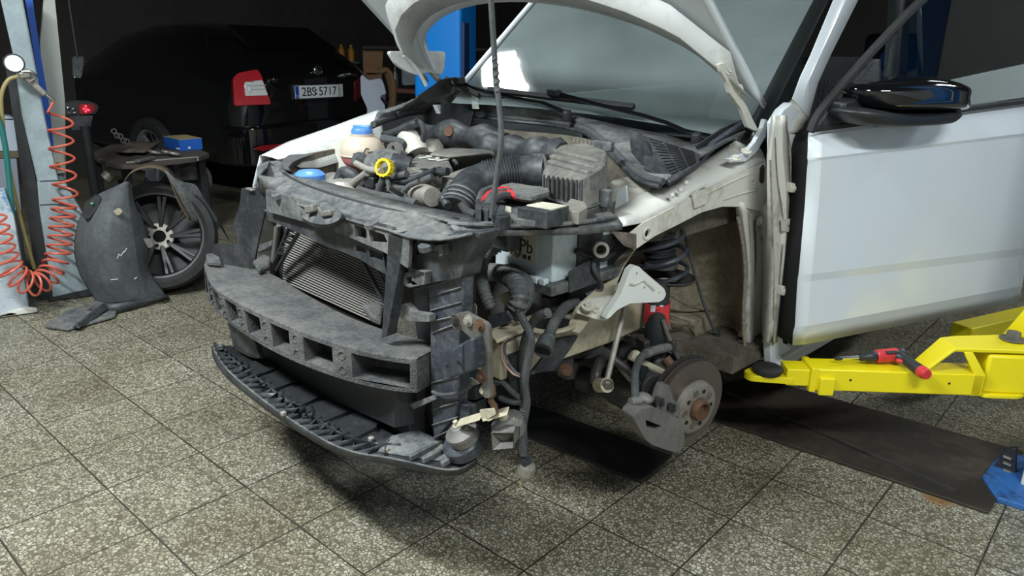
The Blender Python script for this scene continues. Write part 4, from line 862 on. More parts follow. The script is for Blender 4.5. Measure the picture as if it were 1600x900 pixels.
obj('round_socket', MB().lathe([(.014, 0), (.020, 0), (.022, .03), (.014, .03), (.014, 0)], P(936, 388, x=.60), (.75, -.6, .1), 22, caps=False), alu, car)
obj('socket_body', MB().cyl(P(936, 388, x=.595), P(946, 378, x=.55), .026), plast_dark, car)
obj('loom', MB().hose([P(*q, x=x) for q, x in (((936, 395), .58), ((930, 400), .58), ((928, 420), .60), ((940, 450), .58), ((915, 462), .56))], .007), rubber, car)
obj('loom', MB().hose([P(*q, x=.58) for q in ((900, 392), (915, 398), (940, 405), (960, 395))], .008), rubber_blk, car)
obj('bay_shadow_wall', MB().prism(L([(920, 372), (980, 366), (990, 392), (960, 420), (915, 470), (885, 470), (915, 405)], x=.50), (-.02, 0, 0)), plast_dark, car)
# hanging loom with the headlamp bulb
hp = [P(*q, y=-.40+.01*i) for i, q in enumerate(((856, 488), (838, 496), (824, 520), (817, 550), (817, 590), (819, 620), (817, 650), (818, 690), (818, 712)))]
loom = obj('hanging_loom', MB().hose(hp, .011, 10), rubber, car)
obj('loom_strand', MB().hose([P(*q, y=-.41) for q in ((812, 490), (820, 505), (830, 530), (824, 570), (820, 600), (823, 630), (818, 660))], .010, 8), rubber, loom)
obj('loom_strand', MB().bellows([P(*q, y=-.415) for q in ((819, 640), (817, 670), (816, 700), (818, 712))], .010, .006, .08), rubber, loom)
obj('branch_lead', MB().hose([P(*q, y=-.41) for q in ((772, 596), (786, 598), (800, 612), (814, 622))], .008, 8), rubber, loom); obj('branch_lead', MB().hose([P(*q, y=-.41) for q in ((782, 622), (800, 628), (816, 628))], .008, 8), rubber, loom)
obj('bare_wire', MB().hose([P(*q, y=-.42) for q in ((797, 527), (785, 540), (786, 562), (800, 582), (812, 588))], .0035, 6), pm('pinkish wire', (.40, .24, .20), .6), loom); obj('bare_wire', MB().hose([P(*q, y=-.42) for q in ((800, 528), (789, 538), (792, 562), (804, 580), (813, 586))], .0035, 6), rubber, loom)
obj('loom_plug', MB().box(P(819, 719, y=-.40), (.035, .03, .028), Matrix.Rotation(.3, 3, 'Y')), plast, loom, bevel=.003)
bp_ = P(822, 733, y=-.40); bax = P(814, 760, y=-.40)-bp_; bax.normalize()
bulb = obj('headlamp_bulb', MB().lathe([(.012, -.016), (.020, -.014), (.022, .012), (.015, .020), (.010, .024), (.009, .034), (.005, .036)], bp_, bax, 20), alu, car)
for k in range(14):
    e1, e2, _ = frame(bax); a = 2*PI*k/14; q = bp_+(e1*math.cos(a)+e2*math.sin(a))*.022
    obj('cooling_fin', MB().bar(q-bax*.012, q+bax*.012, .002, .004, up=q-bp_), alu, bulb)
obj('bulb_blade', MB().bar(bp_+bax*.03, bp_+bax*.060, .012, .006), alu, bulb); obj('led_chip', MB().bar(bp_+bax*.044-V((0, .004, 0)), bp_+bax*.052-V((0, .004, 0)), .006, .003), pm('yellow diode', (.75, .70, .05), .4), bulb)
# horns
def horn(c, ax, r, open_=None):
    c = Vector(c); ax = Vector(ax).normalized()
    r *= .93
    h = obj('horn', MB().lathe([(r*.95, -.030), (r, -.012), (r*1.06, -.010), (r*1.06, .0), (r*.9, .004), (r*.6, .012), (r*.5, .018), (r*.25, .020), (0, .021)], c, ax, 28), cast, car)
    obj('horn_stud', MB().bolt(c+ax*.02, ax, .007, .014), cream, h)
    e1, e2, _ = frame(ax); obj('horn_rivet', MB().bolt(c+ax*.006-e1*r*.5-e2*r*.3, ax, .005, .008), cream, h)
    return h
h1 = horn(P(720, 673, y=-.545), (-.15, -.45, .9), .043); obj('horn_shell', MB().lathe([(.040, -.055), (.050, -.05), (.052, -.022), (.044, -.012)], P(716, 681, y=-.540), (-.1, -.40, .9), 24), plast_blue, h1)
h2 = horn(P(792, 660, y=-.50), (-.05, -.5, .88), .042)
mo = [P(768, 676, y=-.54), P(802, 676, y=-.54), P(802, 700, y=-.54), P(770, 703, y=-.54)]; mi = [lerp(p, sum(mo, V())/4, .35)+V((0, .03, .012)) for p in mo]
mo2 = [P(772, 664, y=-.52), P(806, 664, y=-.52), P(806, 690, y=-.51), P(774, 690, y=-.51)]
obj('horn_trumpet', MB().loft([mi, mo, mo2], caps=False), cast, h2, bevel=.003, solid=.002); obj('horn_throat', MB().prism(mi, (0, .004, 0)), plast_dark, h2)
hb_ = obj('horn_bracket', MB().bar(P(716, 661, y=-.56), P(752, 650, y=-.555), .026, .004, up=(0, -.5, .9)), cream, car, bevel=.002)
obj('bracket_arm', MB().bar(P(756, 652, y=-.55), P(794, 642, y=-.53), .026, .004, up=(0, -.5, .9)), cream, hb_, bevel=.002)
obj('bracket_plate', MB().prism(roundpoly(L([(749, 640), (771, 638), (774, 648), (762, 655), (770, 655), (764, 659), (752, 656)], y=-.556), .004, 2), (0, .004, 0)), cream, hb_, bevel=.001)
obj('bracket_hanger', MB().prism(L([(762, 600), (768, 602), (770, 618), (766, 626), (772, 634), (774, 648), (768, 650), (767, 636), (761, 627), (765, 615)], y=-.55), (0, .012, 0)), rust, hb_, bevel=.002)
obj('bolt', MB().bolt(P(757, 610, y=-.555), (0, -1, .2), .008, .010), cream, hb_)
obj('duct_clip', MB().prism(L([(722, 596), (734, 590), (748, 600), (736, 604)], y=-.50), (0, .006, 0)), alu, car)
for px in ([(720, 602), (740, 606), (744, 625), (728, 624), (718, 616)], [(775, 604), (796, 596), (796, 616), (778, 620)], [(770, 536), (800, 560), (795, 598), (770, 592)], [(718, 624), (738, 630), (740, 650), (720, 652)]):
    obj('lower_shroud', MB().prism(roundpoly(L(px, y=-.40), .004, 2), (0, .05, 0)), plast_dark, car, bevel=.004)
obj('horn_plug', MB().box(P(730, 644, y=-.52), (.045, .03, .05)), plast_blue, car, bevel=.005)
# ------------------------------------------------------------------ the white car: left front suspension
AX = V((.985, -.16, -.02)).normalized()      # the hub is turned a little outwards
dc = P(1087, 637, x=.79)
disc = obj('brake_disc', MB().lathe([(.141, -.024), (.141, -.014), (.120, -.014), (.120, -.010), (.141, -.010), (.141, 0), (.084, 0), (.084, .010), (.080, .024), (.070, .028), (.036, .028)], dc-AX*.02, AX, 56), disc_m, car)
obj('disc_cover', MB().lathe([(.144, -.042), (.147, -.040), (.147, -.036), (.06, -.034)], dc-AX*.02, AX, 48, caps=False), cast_dark, disc)
hub = obj('hub', MB().lathe([(.034, .0), (.034, .014), (.030, .022), (.024, .022), (.022, .006), (0, .004)], dc+AX*.008, AX, 28), rust, disc)
obj('disc_hat', MB().lathe([(.0845, .0105), (.0808, .0246), (.0705, .0287), (.036, .0287)], dc-AX*.02, AX, 48, caps=False), pm('pale rusted hat', (.27, .25, .22), .5, .5, col2=(.16, .11, .075), scale=22, lo=.48, hi=.66), disc)
e1, e2, _ = frame(AX)
for k in range(10):
    a = 2*PI*k/10; q = dc+AX*.0091+(e1*math.cos(a)+e2*math.sin(a))*.056
    if k % 2: obj('bolt_hole', MB().cyl(q, q+AX*.0012, .0068, n=12), black, disc)
    else: obj('worn_patch', MB().cyl(q, q+AX*.0010, .011, n=14), steel, disc)
# caliper
cz = [(989, 652), (1000, 640), (1020, 636), (1060, 654), (1068, 662), (1070, 690), (1063, 706), (1050, 706), (1020, 696), (1008, 686), (1000, 672)]
cal = obj('brake_caliper', MB().prism(roundpoly(L(cz, x=.80), .010, 3), (-.05, .012, 0), [L([(1009, 656), (1034, 666), (1028, 672), (1010, 668)], x=.80)]), cast, car, bevel=.008)
obj('caliper_bridge', MB().prism(roundpoly(L([(1024, 640), (1036, 604), (1046, 602), (1052, 622), (1064, 640), (1070, 648), (1058, 652)], x=.785), .008, 3), (-.03, .01, 0)), cast, cal, bevel=.006)
obj('caliper_window', MB().prism(L([(1008, 655), (1036, 665), (1030, 674), (1009, 670)], x=.76), (-.01, 0, 0)), black, cal)
obj('pad_clip', MB().prism(L([(1020, 692), (1052, 706), (1050, 712), (1022, 700)], x=.78), (-.03, 0, 0)), rubber_blk, cal)
for u_, v_ in ((1027, 630), (1046, 640), (1034, 633), (1052, 642)): obj('slider_pin', MB().cyl(P(u_, v_, x=.79), P(u_, v_-9, x=.79), .008), rubber_blk, cal)
obj('bleed_union', MB().cyl(P(985, 628, x=.76), P(1000, 626, x=.77), .012), cast, cal); obj('caliper_lug', MB().ball(P(1006, 622, x=.76), .02, (1.4, 1, .8)), cast, cal)
# strut
s0, s1 = P(1028, 470, x=.60), P(1022, 556, x=.61)
strut = obj('suspension_strut', MB().cyl(P(1030, 440, x=.60), s1, .034, .036, 28), plast_dark, car)
lb = obj('red_label', MB().cyl(P(1027.5, 472, x=.6005), P(1025.5, 502, x=.6005), .0395, n=28), red_p, strut)
obj('label_code', MB().prism(L([(1017, 477), (1024, 477), (1023, 487), (1016, 487)], x=.650), (.001, 0, 0)), paper, lb)
obj('label_print', MB().prism(L([(1031, 477), (1036, 477), (1036, 479), (1031, 479)], x=.644), (.001, 0, 0)), paper, lb)
spc = P(1036, 450, x=.58); sptop = P(1032, 378, x=.565)
spring = obj('coil_spring', MB().helix(P(1040, 440, x=.585), sptop-P(1040, 440, x=.585), .072, .0075, 4.2, .23, 8, 28, 1.2), plast_blue, car)
obj('spring_seat', MB().lathe([(.030, -.004), (.080, .004), (.086, .012), (.084, .014), (.078, .006), (.03, .002)], P(1043, 437, x=.59), (.05, 0, 1), 32, caps=False), cast_dark, spring)
obj('bump_gaiter', MB().bellows([P(1033, 416, x=.575), P(1031, 398, x=.57), P(1029, 362, x=.565)], .046, .016, .10, 24), plast_dark, spring)
obj('gaiter_collar', MB().lathe([(.052, -.012), (.055, 0), (.046, .012)], P(1033, 410, x=.575), (0, 0, 1), 28), rubber, spring)
# knuckle, links, driveshaft, arm
kn = obj('steering_knuckle', MB().hose([s1+V((0, 0, .02)), P(1026, 570, x=.63), P(1036, 600, x=.68), P(1052, 630, x=.72)], .030, 12), cast_dark, car)
obj('knuckle_clamp', MB().prism(L([(1008, 535), (1016, 532), (1018, 560), (1008, 556)], x=.64), (-.05, .02, 0)), cast_dark, kn, bevel=.004)
obj('knuckle_arm', MB().hose([P(985, 556, x=.62), P(1010, 570, x=.65), P(1035, 582, x=.67), P(1054, 592, x=.69)], .012), cream, kn)
obj('knuckle_web', MB().hose([P(1040, 560, x=.66), P(1048, 572, x=.68), P(1052, 590, x=.70)], .016), rust, kn)
obj('dust_shield', MB().prism(L([(1000, 570), (1040, 580), (1050, 592), (1030, 640), (1006, 620)], x=.66), (-.01, 0, 0)), plast_dark, kn)
bh = obj('brake_hose', MB().hose([P(1046, 542, x=.67), P(1026, 546, x=.67), P(1004, 556, x=.68), P(994, 575, x=.70), P(992, 600, x=.73), P(993, 624, x=.75)], .011), rubber, car)
obj('hose_sleeve', MB().hose([P(1044, 543, x=.67), P(1028, 546, x=.67), P(1008, 553, x=.678)], .014), plast_top, bh); obj('hose_bracket', MB().box(P(1048, 540, x=.66), (.03, .02, .035)), cast_dark, bh, bevel=.003)
obj('sensor_wire', MB().hose([P(1048, 542, x=.65), P(1060, 560, x=.67), P(1068, 572, x=.70)], .007), rubber, car); obj('sensor_wire', MB().hose([P(1036, 500, x=.64), P(1042, 520, x=.65), P(1050, 540, x=.66)], .007), cast, car)
lk = obj('stabiliser_link', MB().cyl(P(976, 480, x=.60), P(949, 592, x=.63), .0085), alu, car)
obj('link_joint', MB().cyl(P(936, 602, x=.61), P(949, 602, x=.655), .021), cream, lk); obj('link_nut', MB().bolt(P(949, 602, x=.656), (.8, -.6, 0), .011, .008), steel, lk)
obj('stabiliser_bar', MB().hose([P(930, 600, x=.58), P(932, 580, x=.57), P(944, 552, x=.52), P(960, 540, x=.44), P(980, 540, x=.36)], .016), cast_dark, car)
obj('steering_gaiter', MB().bellows([P(902, 522, x=.50), P(920, 536, x=.52), P(930, 545, x=.53)], .040, .018, .12), rubber_blk, car); obj('tie_rod', MB().cyl(P(925, 540, x=.52), P(948, 556, x=.55), .022), cast_dark, car)
obj('tie_rod', MB().cyl(P(940, 548, x=.54), P(1010, 598, x=.66), .013), cast_dark, car)
ds = obj('drive_shaft', MB().cyl(P(965, 552, x=.44), P(1010, 592, x=.62), .024), cast_dark, car)
obj('outer_gaiter', MB().bellows([P(1000, 594, x=.62), P(1012, 600, x=.655), P(1024, 606, x=.69)], .040, .016, .12), rubber_blk, ds)
obj('shaft_collar', MB().cyl(P(972, 570, x=.56), P(992, 594, x=.62), .018), alu, ds); obj('inner_joint', MB().cyl(P(962, 546, x=.40), P(985, 562, x=.50), .05), cast_dark, ds)
obj('joint_end', MB().ball(P(993, 556, x=.62), .018), cream, ds)
arm_ = obj('control_arm', MB().loft([[P(*q, x=x) for q in b] for b, x in (([(920, 600), (930, 590), (940, 596), (930, 612)], .42), ([(945, 618), (960, 608), (968, 616), (955, 632)], .55), ([(985, 640), (998, 630), (1004, 640), (992, 652)], .66), ([(1010, 648), (1020, 642), (1024, 650), (1016, 658)], .72))]), cast_dark, car, bevel=.008)
obj('arm_bush', MB().cyl(P(908, 590, x=.40), P(925, 598, x=.44), .04), rubber_blk, arm_)
obj('anti_dust_boot', MB().ball(P(1000, 560, x=.58), .05, (1, 1, .7)), plast_dark, car)
for q in ([(962, 500), (972, 498), (975, 530), (966, 534)], [(980, 478), (996, 480), (994, 510), (982, 512)], [(1000, 480), (1012, 482), (1008, 512), (998, 512)]):
    obj('inner_web', MB().prism(roundpoly(L(q, x=.45), .004, 2), (-.03, 0, 0)), white_dusty, well, bevel=.004)
obj('top_plate_black', MB().prism(L([(940, 520), (1010, 505), (1010, 545), (960, 560), (930, 540)], x=.38), (-.02, 0, 0)), plast_dark, car)
obj('white_dish', MB().lathe([(.03, 0), (.045, .012), (.04, .014)], P(1000, 532, x=.50), (0, .2, 1), 24, caps=False), alu, car)
# white triangular bracket for the headlamp / wing
bk = [(992, 415), (998, 416), (1005, 423), (1038, 451), (1041, 460), (1037, 468), (1030, 472), (985, 474), (965, 484), (952, 497), (946, 499), (950, 490), (970, 460), (984, 422)]
brk = obj('wing_bracket', MB().prism(roundpoly(L(bk, x=.70), .006, 3), (-.020, .004, 0), [ring(P(u_, v_, x=.70), (1, 0, 0), .0048, 12) for u_, v_ in ((995, 428), (1007, 450), (1030, 458))]), warm_white, car, bevel=.006)
for u_, v_ in ((995, 428), (1007, 450), (1030, 458)): obj('hole', MB().cyl(P(u_, v_, x=.69), P(u_, v_, x=.69)+V((.001, 0, 0)), .006), black, brk)
obj('bracket_bead', MB().hose(L([(983, 443), (992, 444), (1004, 438), (1010, 442), (1022, 453)], x=.701), .004, 8), white_dusty, brk)
foot = obj('bracket_foot', MB().prism(roundpoly([P(900, 486, x=.62), P(918, 466, x=.60), P(962, 460, x=.66), P(970, 462, x=.69), P(948, 498, x=.69), P(932, 496, x=.66)], .004, 2), (0, 0, -.006)), white_dusty, brk, bevel=.002)
for u_, v_ in ((919, 478), (933, 482)): obj('foot_bolt', MB().bolt(P(u_, v_, x=.645), (.2, -.3, 1), .011, .010), white_dusty, foot)
obj('apron_web', MB().prism(L([(885, 520), (893, 500), (903, 480), (930, 460), (950, 450), (965, 455), (930, 494), (910, 520)], x=.58), (-.01, 0, 0)), cream, car, bevel=.003)
# ------------------------------------------------------------------ the white car: open front door with its mirror
hb0 = P(1243, 541, x=.84); ht0 = P(1268, 206, x=.84)
e_b = P(1600, 470, z=hb0.z+.03)
ddir = V((e_b.x-hb0.x, e_b.y-hb0.y, 0)).normalized()
dn = V((ddir.y, -ddir.x, 0))                 # outward
if dn.dot(CCAM-hb0) < 0: dn = -dn
DL = 1.12
dpl = (hb0, dn)
def D_(px, py, o=0): return P(px, py, pl=(hb0+dn*o, dn))
hleft = [D_(1268, 206), D_(1266, 228), D_(1262, 300), D_(1254, 400), D_(1245, 500), D_(1242, 541)]
# the panel: a grid down the front edge, swept along the door with its feature lines
offs = [-.012, .004, .010, .014, .016, -.004]
tops = [D_(1600, 160), D_(1600, 176), D_(1600, 260), D_(1600, 340), D_(1600, 420), D_(1600, 470)]
rows_px = [((1268, 206), (1600, 161), -.024), ((1267, 214), (1600, 168), -.004), ((1266, 248), (1600, 208), .022), ((1266, 252), (1600, 213), .019), ((1262, 320), (1600, 290), .017), ((1252, 430), (1600, 387), .018), ((1250, 441), (1600, 399), .013), ((1246, 512), (1600, 446), .013), ((1243, 522), (1600, 455), .004), ((1242, 541), (1600, 470), -.010)]
panel_rows = []
for a, b, o in rows_px:
    p0, p1 = D_(*a, o), D_(*b, o); dv = (p1-p0); ln = DL/ (V((dv.x, dv.y, 0)).length)
    panel_rows.append([p0+dn*(-.012), p0+dv*.012, p0+dv*.3, p0+dv*.7, p0+dv*1.0, p0+dv*ln])
door = obj('front_door', MB().strips(panel_rows, 24), white, car, solid=.004, sharp=4)
inn = [[p-dn*.10 for p in r] for r in (panel_rows[0], panel_rows[-1])]
obj('inner_trim', MB().strips(inn, 6), plast_dark, door, solid=.006)
obj('shaded_hinge_gap', MB().strips([[r[0] for r in panel_rows], [r[0]-dn*.10+ddir*.015 for r in panel_rows]], 16), black, door, solid=.003)  # door's front edge coloured black as the shade between pillar and door
p0 = panel_rows[0][1]; pe = panel_rows[0][-1]
obj('belt_seal', MB().bar(D_(1266, 203, .0), D_(1600, 158, .0)+(D_(1600, 158)-D_(1266, 203))*.12, .02, .016), rubber_blk, door, bevel=.003)
# mirror triangle, window frame, glass
obj('frame_seal', MB().tube(catmull([D_(1266, 206), D_(1278, 180), D_(1310, 140), D_(1345, 100), D_(1372, 70), D_(1430, 10), D_(1500, -50)], 5), .014, 8), rubber_blk, door)
tri = obj('mirror_triangle', MB().prism([D_(1275, 202, .004), D_(1290, 180, .004), D_(1320, 145, .004), D_(1362, 96, .004), D_(1374, 92, .004), D_(1372, 190, .004)], -dn*.02), plast, door, bevel=.003)
obj('window_frame', MB().prism([D_(1362, 96, 0), D_(1376, 92, 0), D_(1376, 190, 0), D_(1366, 192, 0)], -dn*.03), rubber_blk, door)
wg = bpy.data.materials.new('dusty side glass'); wg.use_nodes = True; nt = wg.node_tree; nt.nodes.remove(nt.nodes['Principled BSDF']); om = nt.nodes['Material Output']
t1, g1, m1 = nt.nodes.new('ShaderNodeBsdfTransparent'), nt.nodes.new('ShaderNodeBsdfGlossy'), nt.nodes.new('ShaderNodeMixShader')
t1.inputs[0].default_value = (.80, .86, .84, 1); g1.inputs['Roughness'].default_value = .04
f1 = nt.nodes.new('ShaderNodeFresnel'); nt.links.new(f1.outputs[0], m1.inputs[0]); nt.links.new(t1.outputs[0], m1.inputs[1]); nt.links.new(g1.outputs[0], m1.inputs[2]); nt.links.new(m1.outputs[0], om.inputs[0])
top_e = D_(1500, -50); 
obj('window_glass', MB().add([D_(1374, 192, -.01), D_(1374, 90, -.01), D_(1430, 12, -.01), D_(1500, -45, -.01), D_(1640, -60, -.01), D_(1640, 150, -.01)], [(0, 1, 2, 3, 4, 5)]), wg, door)
# mirror
mc = [(1336, 150), (1336, 138), (1352, 128), (1390, 120), (1430, 118), (1462, 122), (1485, 130), (1494, 138), (1493, 150), (1488, 170), (1478, 186), (1455, 193), (1410, 195), (1375, 192), (1345, 176)]
def mo_(px, py, o): return D_(px, py, o)
midm = [mo_(u_, v_, .06) for u_, v_ in mc]; cm = sum(midm, V())/len(midm)
secs = []
for o, k in ((.01, .80), (.03, .94), (.06, 1.0), (.10, .96), (.13, .82), (.148, .55)):
    secs.append([cm+(p-cm)*k+dn*(o-.06) for p in midm])
upper = [(1336, 150), (1336, 138), (1352, 128), (1390, 120), (1430, 118), (1462, 122), (1485, 130), (1494, 138), (1492, 152), (1487, 171), (1430, 173), (1372, 172), (1348, 166)]
lower = [(1312, 172), (1330, 166), (1372, 173), (1430, 174), (1487, 172), (1478, 187), (1455, 193), (1410, 196), (1375, 197), (1335, 194), (1318, 184)]
def puff(name, px, m, par, prof, o0=.06):
    base = catmull([D_(u_, v_, o0) for u_, v_ in px], 4, closed=True); c = sum(base, V())/len(base)
    return obj(name, MB().loft([[c+(p-c)*k+dn*(o-o0) for p in base] for o, k in prof]), m, par, sharp=60)
mirror = puff('wing_mirror', upper, gloss_black, door, ((-.01, .90), (.02, .97), (.06, 1.0), (.10, .97), (.135, .86), (.16, .62), (.168, .3)))
puff('mirror_base', lower, plast_dark, door, ((-.01, .90), (.02, .97), (.06, 1.0), (.10, .96), (.13, .82), (.145, .5)))
obj('mirror_arm', MB().prism([D_(1316, 184, .06), D_(1318, 160, .06), D_(1352, 150, .06), D_(1360, 180, .06)], -dn*.07), plast_dark, door, bevel=.01)
# body seen through the gap and through the side window
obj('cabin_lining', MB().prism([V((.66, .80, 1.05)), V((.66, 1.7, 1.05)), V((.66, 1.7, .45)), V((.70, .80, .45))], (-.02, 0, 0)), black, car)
obj('centre_pillar', MB().prism([V((.76, 1.52, .45)), V((.76, 1.66, .45)), V((.72, 1.70, 1.25)), V((.64, 1.75, 1.75)), V((.64, 1.66, 1.75)), V((.72, 1.58, 1.25))], (-.05, 0, 0)), plast_dark, car)
dk = obj('dash_end', MB().prism(L([(1268, 89), (1300, 89), (1345, 89), (1300, 150), (1268, 200), (1260, 206), (1262, 180)], x=.60), (-.25, .1, 0)), plast_dark, car)
for i in range(6): obj('fuse_vent', MB().bar(P(1284+6*i, 125, x=.603), P(1279+5.5*i, 165-7*i, x=.603), .006, .004), plast, dk)
obj('red_plug', MB().box(P(1254, 334, x=.72), (.03, .06, .05)), red_p, car, bevel=.006)
obj('door_loom', MB().bellows([P(1237, 395, x=.76), P(1236, 412, x=.77), P(1236, 428, x=.78)], .016, .010, .1), rubber_blk, car)
rd = obj('rear_door', MB().prism([V((.80, 1.62, .45)), V((.80, 4.2, .45)), V((.80, 4.2, 1.46)), V((.80, 1.62, 1.31))], (-.04, 0, 0)), white, car, bevel=.004)
obj('rear_window', MB().prism([V((.79, 1.66, 1.31)), V((.79, 3.5, 1.42)), V((.68, 3.3, 1.85)), V((.66, 1.74, 1.84))], (-.02, 0, 0)), gloss_black, rd)
# ------------------------------------------------------------------ the lift
# yellow swing arm: telescoping tube, pad end, cranked link, pivot
AZ = .41
a0, a1 = W(1273, 577, z=AZ), W(1540, 586, z=AZ)
adir = (a1-a0).normalized(); aside = V((adir.y, -adir.x, 0)); 
if aside.dot(CAM-a0) < 0: aside = -aside
la = thing('swing_arm_lift', 'yellow swing arm of the car lift reaching under the white car sill', 'lift arm', (a1.x, a1.y, 0))
def LA(name, mb, m, par=None, **k):
    off = V((a1.x, a1.y, 0)); mb.v = [tuple(V(v)-off) for v in mb.v]; return obj(name, mb, m, par or la, **k)
WD, HT = .10, .078
def tubebox(p, q, w, h, top): # p,q on the near top edge
    n = -aside*w
    return MB().hexa([p-V((0, 0, h)), q-V((0, 0, h)), q-V((0, 0, h))+n, p-V((0, 0, h))+n, p, q, q+n, p+n])
outer = LA('outer_tube', tubebox(a0, a1, WD, HT, 0), yellow, bevel=.004)
i0 = a0-adir*.085
LA('inner_tube', tubebox(i0-V((0, 0, .008))-aside*.010, a0-V((0, 0, .008))-aside*.010+adir*.05, WD-.02, HT-.018, 0), yellow, bevel=.003)
LA('tube_lip', tubebox(a0-adir*.010+aside*.004+V((0, 0, .004)), a0+adir*.012+aside*.004+V((0, 0, .004)), WD+.008, HT+.008, 0), yellow, bevel=.002)
pc_ = i0-adir*.055-aside*.05-V((0, 0, .05))
LA('pad_plate', MB().prism(roundpoly([i0+adir*.03-aside*.005-V((0, 0, .040)), i0+adir*.03-aside*.10-V((0, 0, .040)), i0-adir*.08-aside*.11-V((0, 0, .040)), i0-adir*.135-aside*.06-V((0, 0, .040)), i0-adir*.12-aside*.02-V((0, 0, .040))], .02, 4), (0, 0, -.022)), yellow, bevel=.003)
LA('rubber_pad', MB().lathe([(.045, 0), (.050, .008), (.050, .02), (.044, .024), (0, .024)], pc_+V((0, 0, .01)), (0, 0, 1), 28), rubber_blk)
st_ = W(1284, 604, z=AZ-HT+.005)
LA('stop_block', tubebox(a0+adir*.02+aside*.014-V((0, 0, .028)), a0+adir*.07+aside*.014-V((0, 0, .028)), .02, .062, 0), yellow, bevel=.003)
for t, z_ in ((.22, -.035), (.80, -.035)): LA('hole', MB().cyl(a0.lerp(a1, t)+aside*.0002+V((0, 0, z_)), a0.lerp(a1, t)+aside*.0012+V((0, 0, z_)), .004), black)
# cranked link: lower flat, ramp, upper flat
k0 = a0.lerp(a1, .66)-aside*.015+V((0, 0, .002)); k1 = a1-adir*.045-aside*.02+V((0, 0, .085)); k2 = W(1600, 530, z=AZ+.095)
LA('crank_plate', MB().loft([[k0, k0-aside*.085, k0-aside*.085-V((0, 0, .012)), k0-V((0, 0, .012))], [k1-adir*.06, k1-adir*.06-aside*.10, k1-adir*.06-aside*.10-V((0, 0, .014)), k1-adir*.06-V((0, 0, .014))], [k1, k1-aside*.12, k1-aside*.12-V((0, 0, .014)), k1-V((0, 0, .014))], [k1+adir*.26, k1+adir*.26-aside*.16, k1+adir*.26-aside*.16-V((0, 0, .014)), k1+adir*.26-V((0, 0, .014))]]), yellow, bevel=.003)
LA('gusset', MB().prism([a1, a1-V((0, 0, HT)), a1-V((0, 0, HT))-adir*.035, a1-adir*.035, k1-adir*.03+V((0, 0, -.012)), k1+V((0, 0, -.012))], -aside*.012), yellow, bevel=.002)
LA('knuckle_block', MB().hexa([p+q for q in (V((0, 0, -.075)), V((0, 0, .065))) for p in (a1+adir*.012-aside*.02, a1+adir*.17-aside*.01, a1+adir*.17-aside*.14, a1+adir*.012-aside*.14)]), yellow, bevel=.010)
LA('lower_fork', MB().prism(roundpoly([a1+adir*.0-V((0, 0, .085)), a1+adir*.14-V((0, 0, .085)), a1+adir*.20-aside*.07-V((0, 0, .085)), a1+adir*.14-aside*.15-V((0, 0, .085)), a1-aside*.15-V((0, 0, .085))], .03, 4), (0, 0, .012)), yellow, bevel=.003)
pv = W(1582, 530, z=k1.z+.004)
LA('pivot_bolt', MB().lathe([(.034, 0), (.034, .006), (.024, .006), (.024, .026), (.018, .029), (0, .029)], pv, (0, 0, 1), 6), cast)
LA('pivot_washer', MB().lathe([(.040, 0), (.040, .004), (0, .004)], pv, (0, 0, 1), 28), cast)
r0, r1 = W(1548, 536, z=k1.z-.01), W(1640, 452, z=k1.z+.05)
LA('rear_link', MB().prism([W(1562, 528, y=pv.y+.05), W(1600, 484, y=pv.y+.05), W(1640, 450, y=pv.y+.05), W(1640, 540, y=pv.y+.05), W(1590, 545, y=pv.y+.05)], (0, .07, 0)), yellow, bevel=.003)
# second arm glimpsed in the shade behind
sa = thing('swing_arm_lift', 'shaded yellow lift arm behind the open door, under the car', 'lift arm', tuple(W(1530, 545, z=0)))
b0, b1 = W(1500, 524, z=.30), W(1600, 500, z=.30); o_ = V(sa.location)
obj('arm_tube', MB().bar(b0-o_, b1+(b1-b0)-o_, .09, .09), yellow, sa, bevel=.004)
# blue post at the right edge with its foot plate
pb = W(1592, 770, z=0)
px_, py2 = pb.x+.06, pb.y+.10
bp = thing('lift_post', 'blue lift post with a foot plate at the right edge of the room', 'lift post', (px_+.06, py2, 0))
obj('column', MB().prism(roundpoly([V((-.09, -.11, .012)), V((.14, -.11, .012)), V((.14, .15, .012)), V((-.09, .15, .012))], .03, 4), (0, 0, 2.6)), blue_paint, bp)
o_ = V(bp.location)
fp = [W(1532, 752, z=0), W(1556, 785, z=0), W(1604, 800, z=0), W(1640, 790, z=0), W(1640, 720, z=0), W(1560, 716, z=0)]
obj('foot_plate', MB().prism([p-o_+V((0, 0, .0)) for p in fp], (0, 0, .02)), blue_dirty, bp, bevel=.004)
obj('foot_gusset', MB().prism([W(1552, 730, y=pb.y+.10)-o_, W(1586, 760, y=pb.y+.10)-o_, W(1588, 700, y=pb.y+.10)-o_, W(1566, 705, y=pb.y+.10)-o_], (0, .03, 0)), plast_dark, bp, bevel=.003)
for v_ in (712, 722, 733): obj('slot', MB().bar(W(1568, v_, y=pb.y+.098)-o_, W(1580, v_+5, y=pb.y+.098)-o_, .004, .018, up=(0, 1, 0)), alu, bp)
obj('conduit', MB().cyl(V((-.115, -.06, 0)), V((-.115, -.06, 2.4)), .010), white_dusty, bp)
# opposite blue post beyond the car
q0 = W(702, 110, D=5.6); q0.z = 0
ob = thing('lift_post', 'bright blue lift post standing behind the raised bonnet corner', 'lift post', tuple(q0), .4)
obj('column', MB().prism(roundpoly([V((-.22, -.16, .012)), V((.16, -.16, .012)), V((.16, .16, .012)), V((-.22, .16, .012))], .03, 4), (0, 0, 2.8)), pm('bright blue paint', (.0, .22, .72), .4), ob)
obj('foot_plate', MB().box((0, 0, .01), (.6, .55, .02)), blue_dirty, ob, bevel=.003)
obj('lock_cover', MB().box((.17, -.10, 1.35), (.03, .10, .5)), pm('navy panel', (.01, .03, .12), .5), ob, bevel=.004)
